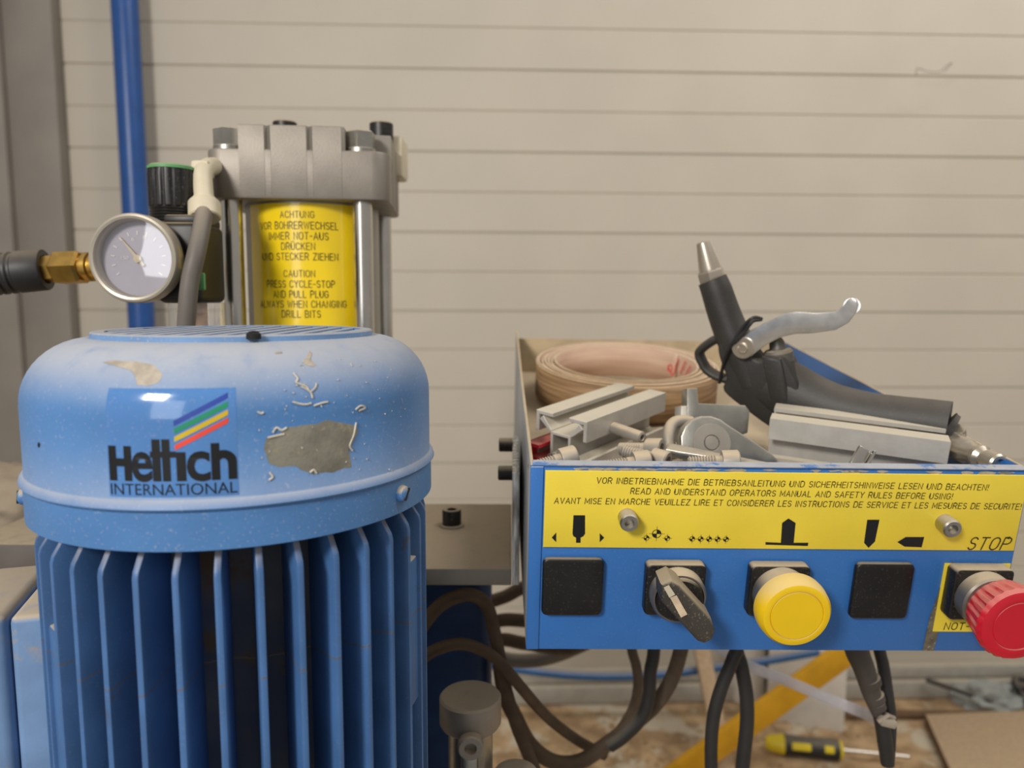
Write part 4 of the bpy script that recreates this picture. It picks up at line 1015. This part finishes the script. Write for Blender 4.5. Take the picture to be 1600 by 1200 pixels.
mb = MB(); P = gp(1161, 543, .0136); mb.lathe([(.0070, -.0006), (.0070, .0008), (.0066, .0011), (.0036, .0011), (.0034, .0020), (.0028, .0022), (.0022, .0012), (0, .0011)], axis_frame(P, gn), 32); mb.cyl(P-gn*.026, P, .0028, seg=16); mb.build('pivot_pin', 'nickel', lv)
mb = MB(); va = gp(1217, 560); vb = gp(1214, 536); dv = (vb-va).normalized(); mb.lathe([(0, -.002), (.0088, -.002), (.0090, .004), (.0078, .0055), (.0050, .0060), (.0046, .010), (.0034, .0125), (0, .013)], axis_frame(va, dv), 32); mb.build('valve_button', 'collar', t)
# quick coupling
c0 = gp(1488, 678)-gn*0; c1_ = at(1562, 727, .374); c0 = at(1487, 695, .407); dc = (c1_-c0).normalized(); Lc = (c1_-c0).length
mb = MB(); mb.lathe([(0, -.004), (.0060, -.004), (.0070, 0), (.0070, Lc*.34), (.0064, Lc*.38), (.0056, Lc*.46), (.0056, Lc*.54), (.0066, Lc*.58), (.0066, Lc*.64), (.0048, Lc*.70), (.0048, Lc*.74), (.0060, Lc*.78), (.0058, Lc*.97), (.0050, Lc), (.0034, Lc), (.0034, Lc*.9), (0, Lc*.9)], axis_frame(c0, dc), 36)
mb.tube([gp(1486, 672), gp(1488, 684)-gn*.001, c0+dc*.001], [.0074, .0070, .0064], 24)
mb.build('quick_coupling', 'nickel', t)
# black cord round the gun
mb = MB(); mb.tube(smooth([gp(1190, 498, .008), gp(1178, 496, .014), gp(1165, 506, .015), gp(1153, 523, .0155), gp(1142, 540, .0155), gp(1133, 560, .012), gp(1128, 580, .0085), gp(1124, 598, .004)], 6), .0011, 8)
mb.tube(smooth([gp(1189, 499, .008), gp(1176, 502, .0150), gp(1163, 518, .0155), gp(1152, 530, .016), gp(1146, 536, .0155)], 6), .0013, 8)
tag(mb.build('cord', 'rubber'), 'thin black cord looped round the blow gun at its pivot', 'cord')

# ================================================================== cables under the box
def cable(name, pts, r, mt_, label, cat='cable', group=None, k=10, seg=14):
    mb = MB(); mb.tube(smooth([at(*p) for p in pts], k), r, seg); return tag(mb.build(name, mt_), label, cat, group)
cable('cable', [(640, 1010, .47), (672, 962, .475), (700, 938, .48), (735, 929, .485), (760, 945, .49), (772, 985, .49), (781, 1030, .49), (790, 1075, .49), (806, 1130, .49), (826, 1180, .49), (850, 1240, .49)], .0046, 'cable', 'brown cable arching highest over the blue column', group='brown cables')
cable('cable', [(640, 1045, .46), (675, 1018, .465), (715, 1006, .47), (750, 1014, .475), (780, 1034, .478), (815, 1075, .485), (855, 1120, .51), (900, 1155, .535), (945, 1180, .543)], .0040, 'cable', 'brown cable arching lower, then running down right to the bundle', group='brown cables')
cable('cable', [(780, 1030, .505), (789, 1085, .505), (805, 1120, .505), (830, 1165, .51), (865, 1190, .515), (905, 1190, .52), (945, 1165, .525), (985, 1135, .53), (1020, 1105, .53), (1045, 1070, .53), (1060, 1030, .53), (1068, 985, .53), (1070, 900, .53)], .0056, 'cable', 'thick fuzzy brown cable sagging along the bottom and rising into the box', group='brown cables')
cable('cable', [(945, 1166, .548), (970, 1140, .55), (990, 1105, .555), (997, 1070, .555), (994, 1040, .555), (986, 1005, .555), (980, 900, .555)], .0040, 'cable', 'thin brown cable rising into the box left of the black one', group='brown cables')
cable('cable', [(952, 1166, .512), (975, 1150, .512), (1003, 1120, .512), (1014, 1085, .512), (1016, 1050, .512), (1022, 1010, .512), (1026, 880, .512)], .0048, 'cableb', 'black cable rising into the box between two brown ones', group='black cables')
for yy, x1, lab in ((936, 760, 'grey-brown cable passing behind the box, highest of the three'), (968, 765, 'grey-brown cable passing behind the box, middle of the three'), (998, 770, 'grey-brown cable passing behind the box, lowest of the three')):
    s = {936: -20, 968: 2, 998: 8}[yy]
    cable('cable', [(720, yy+22, .64), (x1, yy+6, .63), (790, yy+s*.2, .625), (825, yy+s, .62), (900, yy+s*1.5, .60), (960, yy-40, .57)], .0058, 'cable', lab, group='cables behind the box')
cable('cable', [(740, 1010, .70), (790, 1030, .70), (840, 1031, .70), (890, 1016, .68), (940, 985, .66), (985, 900, .625), (1000, 790, .60)], .0068, 'ctube', 'thick grey cable curving up under the box', group='cables behind the box')
cable('blue_hose', [(700, 1028, 1.17), (800, 1044, 1.19), (880, 1054, 1.2), (960, 1057, 1.2), (1040, 1053, 1.2), (1120, 1043, 1.2), (1200, 1032, 1.19), (1280, 1018, 1.18)], .0068, 'hoseb', 'blue hose hanging slack along the foot of the wall', 'hose')
cable('cable', [(1156, 880, .46), (1153, 1000, .46), (1145, 1030, .46), (1127, 1075, .46), (1115, 1120, .46), (1111, 1170, .46), (1112, 1240, .46)], .0043, 'cableb', 'black cable hanging down from the box, left strand of the loop', group='black cables')
cable('cable', [(1145, 880, .475), (1150, 1005, .475), (1158, 1040, .475), (1166, 1085, .475), (1167, 1130, .475), (1162, 1180, .475), (1155, 1250, .475)], .0048, 'cableb', 'black cable hanging down from the box, right strand of the loop', group='black cables')
# taped cable pair
t = thing('taped_cable', 'thick tape-wrapped cable hanging from the box, thinning to a tied end', 'cable', at(1385, 1195, .45))
mb = MB(); mb.tube(smooth([at(1320, 880, .45), at(1335, 1000, .45), at(1350, 1045, .45), at(1362, 1085, .45), at(1372, 1115, .45)], 6), smooth_r([.0078, .0076, .0066, .0056, .0040], 6), 18); ct = mb.build('wrapped_sleeve', 'tape', t)
mb = MB()
for (x, y, r) in ((1358, 1060, .0068), (1366, 1086, .0060), (1369, 1098, .0054)):
    a = at(x, y, .45); b = at(x+3, y+9, .45); mb.cyl(a, b, r, r*.98, seg=18)
mb.build('tape_band', 'tape', ct)
mb = MB(); mb.tube(smooth([at(1370, 1105, .45), at(1378, 1130, .45), at(1383, 1160, .45), at(1387, 1194, .45)], 5), smooth_r([.0040, .0046, .0048, .0042], 5), 14); mb.build('cable_end', 'cableb', t)
cable('cable', [(1362, 880, .458), (1372, 1000, .458), (1380, 1040, .458), (1386, 1080, .458), (1391, 1120, .458), (1390, 1160, .456), (1388, 1190, .456)], .0038, 'cableb', 'black cable hanging close beside the taped one', group='black cables')
mb = MB(); a = at(1383, 1124, .447); mb.box((0, 0, 0), (.0105, .012, .0055), axis_frame(a, V((.25, 0, 1))), bev=.0015)
mb.tube([at(1372, 1128, .443), at(1388, 1118, .443), at(1397, 1122, .446)], .0014, 8)
tag(mb.build('cable_tie', 'tie'), 'pale plastic tie knotted round the two hanging cables', 'cable tie')
# clear strap
mb = MB(); pts = smooth([at(1120, 1010, .60), at(1165, 1038, .60), at(1225, 1062, .60), at(1290, 1090, .59), at(1345, 1112, .57), at(1378, 1128, .50)], 8)
mb.tube(pts, [(.0046, .0006)]*len(pts), 10, up=UP); tag(mb.build('plastic_strap', 'strap'), 'translucent plastic strap stretched diagonally under the box', 'strap')

# ================================================================== on the bench by the wall
def bar(name, a, b, w_, h_, mt_, label, cat, bev=.002):
    mb = MB(); d = b-a; A = axis_frame(a, d, V((0, 0, 1))); mb.box((0, 0, d.length/2), (h_, w_, d.length), A, bev=bev); return tag(mb.build(name, mt_), label, cat)
a = atz(1142, 1240, ZB+.010); b = at(1090, 985, 1.245)
bar('wooden_batten', a, b, .026, .012, 'pine', 'pale wooden batten leaning on the wall behind the black loop', 'batten')
a = atz(1020, 1238, ZB+.020); b = at(1370, 985, 1.05)
bar('yellow_straightedge', a, b, .012, .038, 'ochre', 'worn yellow straightedge slanting up in front of the white carton', 'straightedge')
# white carton
q0 = atz(1197, 1124, ZB); q1 = atz(1318, 1146, ZB); 
t = thing('carton', 'white cardboard carton standing on the bench behind the yellow straightedge', 'carton', (q0+q1)/2)
d = (q1-q0).normalized(); dv = V((-d.y, d.x, 0)); A = frame(q0, d, dv, V((0, 0, 1))); Lq = (q1-q0).length
mb = MB(); mb.box((Lq/2, .05, .10), (Lq, .10, .20), A, bev=.0015); cb = mb.build('carton_body', 'carton', t)
mb = MB(); mb.box((Lq/2, .05, .2006), (Lq-.004, .098, .0012), A); mb.box((Lq/2, -.0002, .195), (.03, .0006, .012), A); mb.build('carton_flap', 'carton', cb)
q0 = atz(1150, 1118, ZB)
mb = MB(); mb.lathe([(0, 0), (.030, 0), (.033, .004), (.033, .12), (.024, .135), (.015, .14), (.015, .155), (0, .155)], Matrix.Translation((q0.x+.036, q0.y+.06, ZB)), 40); tag(mb.build('plastic_bottle', 'carton'), 'pale grey plastic bottle behind the black cable loop beside the carton', 'bottle')
# screwdriver
a = atz(1196, 1160, ZB+.0165); b = atz(1316, 1172, ZB+.0165); d = (b-a); L = d.length
t = thing('screwdriver', 'black and yellow screwdriver handle lying on the bench before the carton', 'screwdriver', V(((a.x+b.x)/2, a.y, ZB)))
A = axis_frame(a, d, V((0, 0, 1)))
mb = MB(); mb.lathe([(0, 0), (.008, 0), (.0125, L*.06), (.0150, L*.2), (.0158, L*.24), (.0158, L*.24)], A, 28); mb.build('ferrule', 'ydrv', t)
mb = MB(); mb.lathe([(.0145, L*.95), (.0145, L*.98), (.012, L), (0, L)], A, 28); mb.build('end_cap', 'ydrv', t)
mb = MB(); mb.lathe([(.0100, L*.24), (.0162, L*.24), (.0150, L*.4), (.0150, L*.65), (.0160, L*.8), (.0160, L*.94), (.0145, L*.955), (.01, L*.955)], A, 28); mb.build('grip', 'rubber', t)
for s0, s1 in ((.32, .58), (.74, .88)):
    mb = MB(); mb.box((.0, .0120, L*(s0+s1)/2), (.012, .009, L*(s1-s0)), A @ Matrix.Rotation(R(-25), 4, 'Z'), bev=.003, seg=3); mb.build('grip_inlay', 'ydrv', t)
mb = MB(); mb.cyl(b-d.normalized()*.002, b+d.normalized()*.10, .0032, seg=14); mb.build('blade', 'steel', t)
# chipboard offcut
p = [atz(1446, 1116, ZB+.019), atz(1506, 1250, ZB+.019), atz(1760, 1250, ZB+.019), atz(1700, 1106, ZB+.019)]
mb = MB(); mb.prism([V((q.x, q.y, ZB)) for q in p], (0, 0, .019), bev=.0008)
t = mb.build('chipboard_offcut', ['chip', 'chipedge']); tag(t, 'flat chipboard offcut lying on the bench at the lower right corner', 'board')
for f in t.data.polygons:
    if abs(f.normal.z) < .5: f.material_index = 1
# dark rods and wrap at the right
def rod(name, a, b, r, mt_, lab, cat='rod'):
    mb = MB(); mb.cyl(a, b, r, r*.8, seg=14); return tag(mb.build(name, mt_), lab, cat)
rod('dark_rod', atz(1448, 1062, ZB+.045), atz(1600, 1114, ZB+.006), .0045, 'rubber', 'thin dark rod lying slanted across clutter behind the chipboard')
a = at(1320, 1081, 1.235); b = at(1560, 1079, 1.235); a.z = b.z = ZB+.008
rod('dark_strip', a, b, .008, 'chipedge', 'long dark wooden strip lying along the foot of the wall', 'strip')
mb = MB(); bm = bmesh.new(); bmesh.ops.create_icosphere(bm, subdivisions=4, radius=1)
c = atz(1545, 1100, ZB)
for v in bm.verts:
    k = 1+.5*noise.noise(v.co*2.7); v.co = V((v.co.x*.055*k, v.co.y*.04*k, max(v.co.z, -.2)*.030*k))
mb._bm(bm, 0, Matrix.Translation((c.x, c.y, ZB+.007))); tag(mb.build('plastic_wrap', 'wrap', None, 15), 'crumpled clear plastic wrap lying behind the chipboard', 'plastic wrap')
mb = MB(); c = atz(1612, 1098, ZB); rr = random.Random(9)
for k in range(3):
    mb.tube(smooth([V((c.x+rr.uniform(-.04, .05), c.y+rr.uniform(-.03, .03), ZB+rr.uniform(.008, .05))) for _ in range(7)], 6), .006, 10)
tag(mb.build('black_cord_tangle', 'rubber'), 'tangled black cord heaped at the right edge behind the chipboard', 'cord')
# sawdust flakes
mb = MB(); rr = random.Random(11)
for _ in range(700):
    x = rr.uniform(800, 1480); y = rr.uniform(1092, 1230); q = atz(x, y, ZB)
    if q.y > YW-.05 or noise.noise(q*9) < -.12: continue
    s = rr.uniform(.001, .0035); a = rr.uniform(0, 6.3); h = rr.uniform(.0006, .003)
    e1_ = V((cos(a), sin(a), rr.uniform(-.3, .3)))*s; e2_ = V((-sin(a), cos(a), rr.uniform(-.3, .3)))*s*rr.uniform(.3, .8)
    q = q+V((0, 0, h+.0016)); mb.add([q-e1_-e2_, q+e1_-e2_, q+e1_+e2_, q-e1_+e2_], [(0, 1, 2, 3)])
tag(mb.build('sawdust', 'flake'), 'wood flakes and sawdust scattered over the bench', 'sawdust', None, 'stuff')
# cobweb thread on the wall
mb = MB()
def wp(x, y): 
    q = at(x, y, YW); n_ = V((-sin(-WA), -cos(WA), 0)); return onp(x, y, wallp(0, 1, .002), V((sin(WA), -cos(WA), 0)).normalized())
mb.tube(smooth([wp(x, y) for x, y in ((1432, 118), (1433, 107), (1450, 112), (1470, 112), (1476, 105), (1488, 98), (1484, 102), (1476, 112))], 5), .0006, 5)
tag(mb.build('cobweb_thread', 'thread'), 'tiny curl of cobweb thread stuck high on the wall at right', 'cobweb')
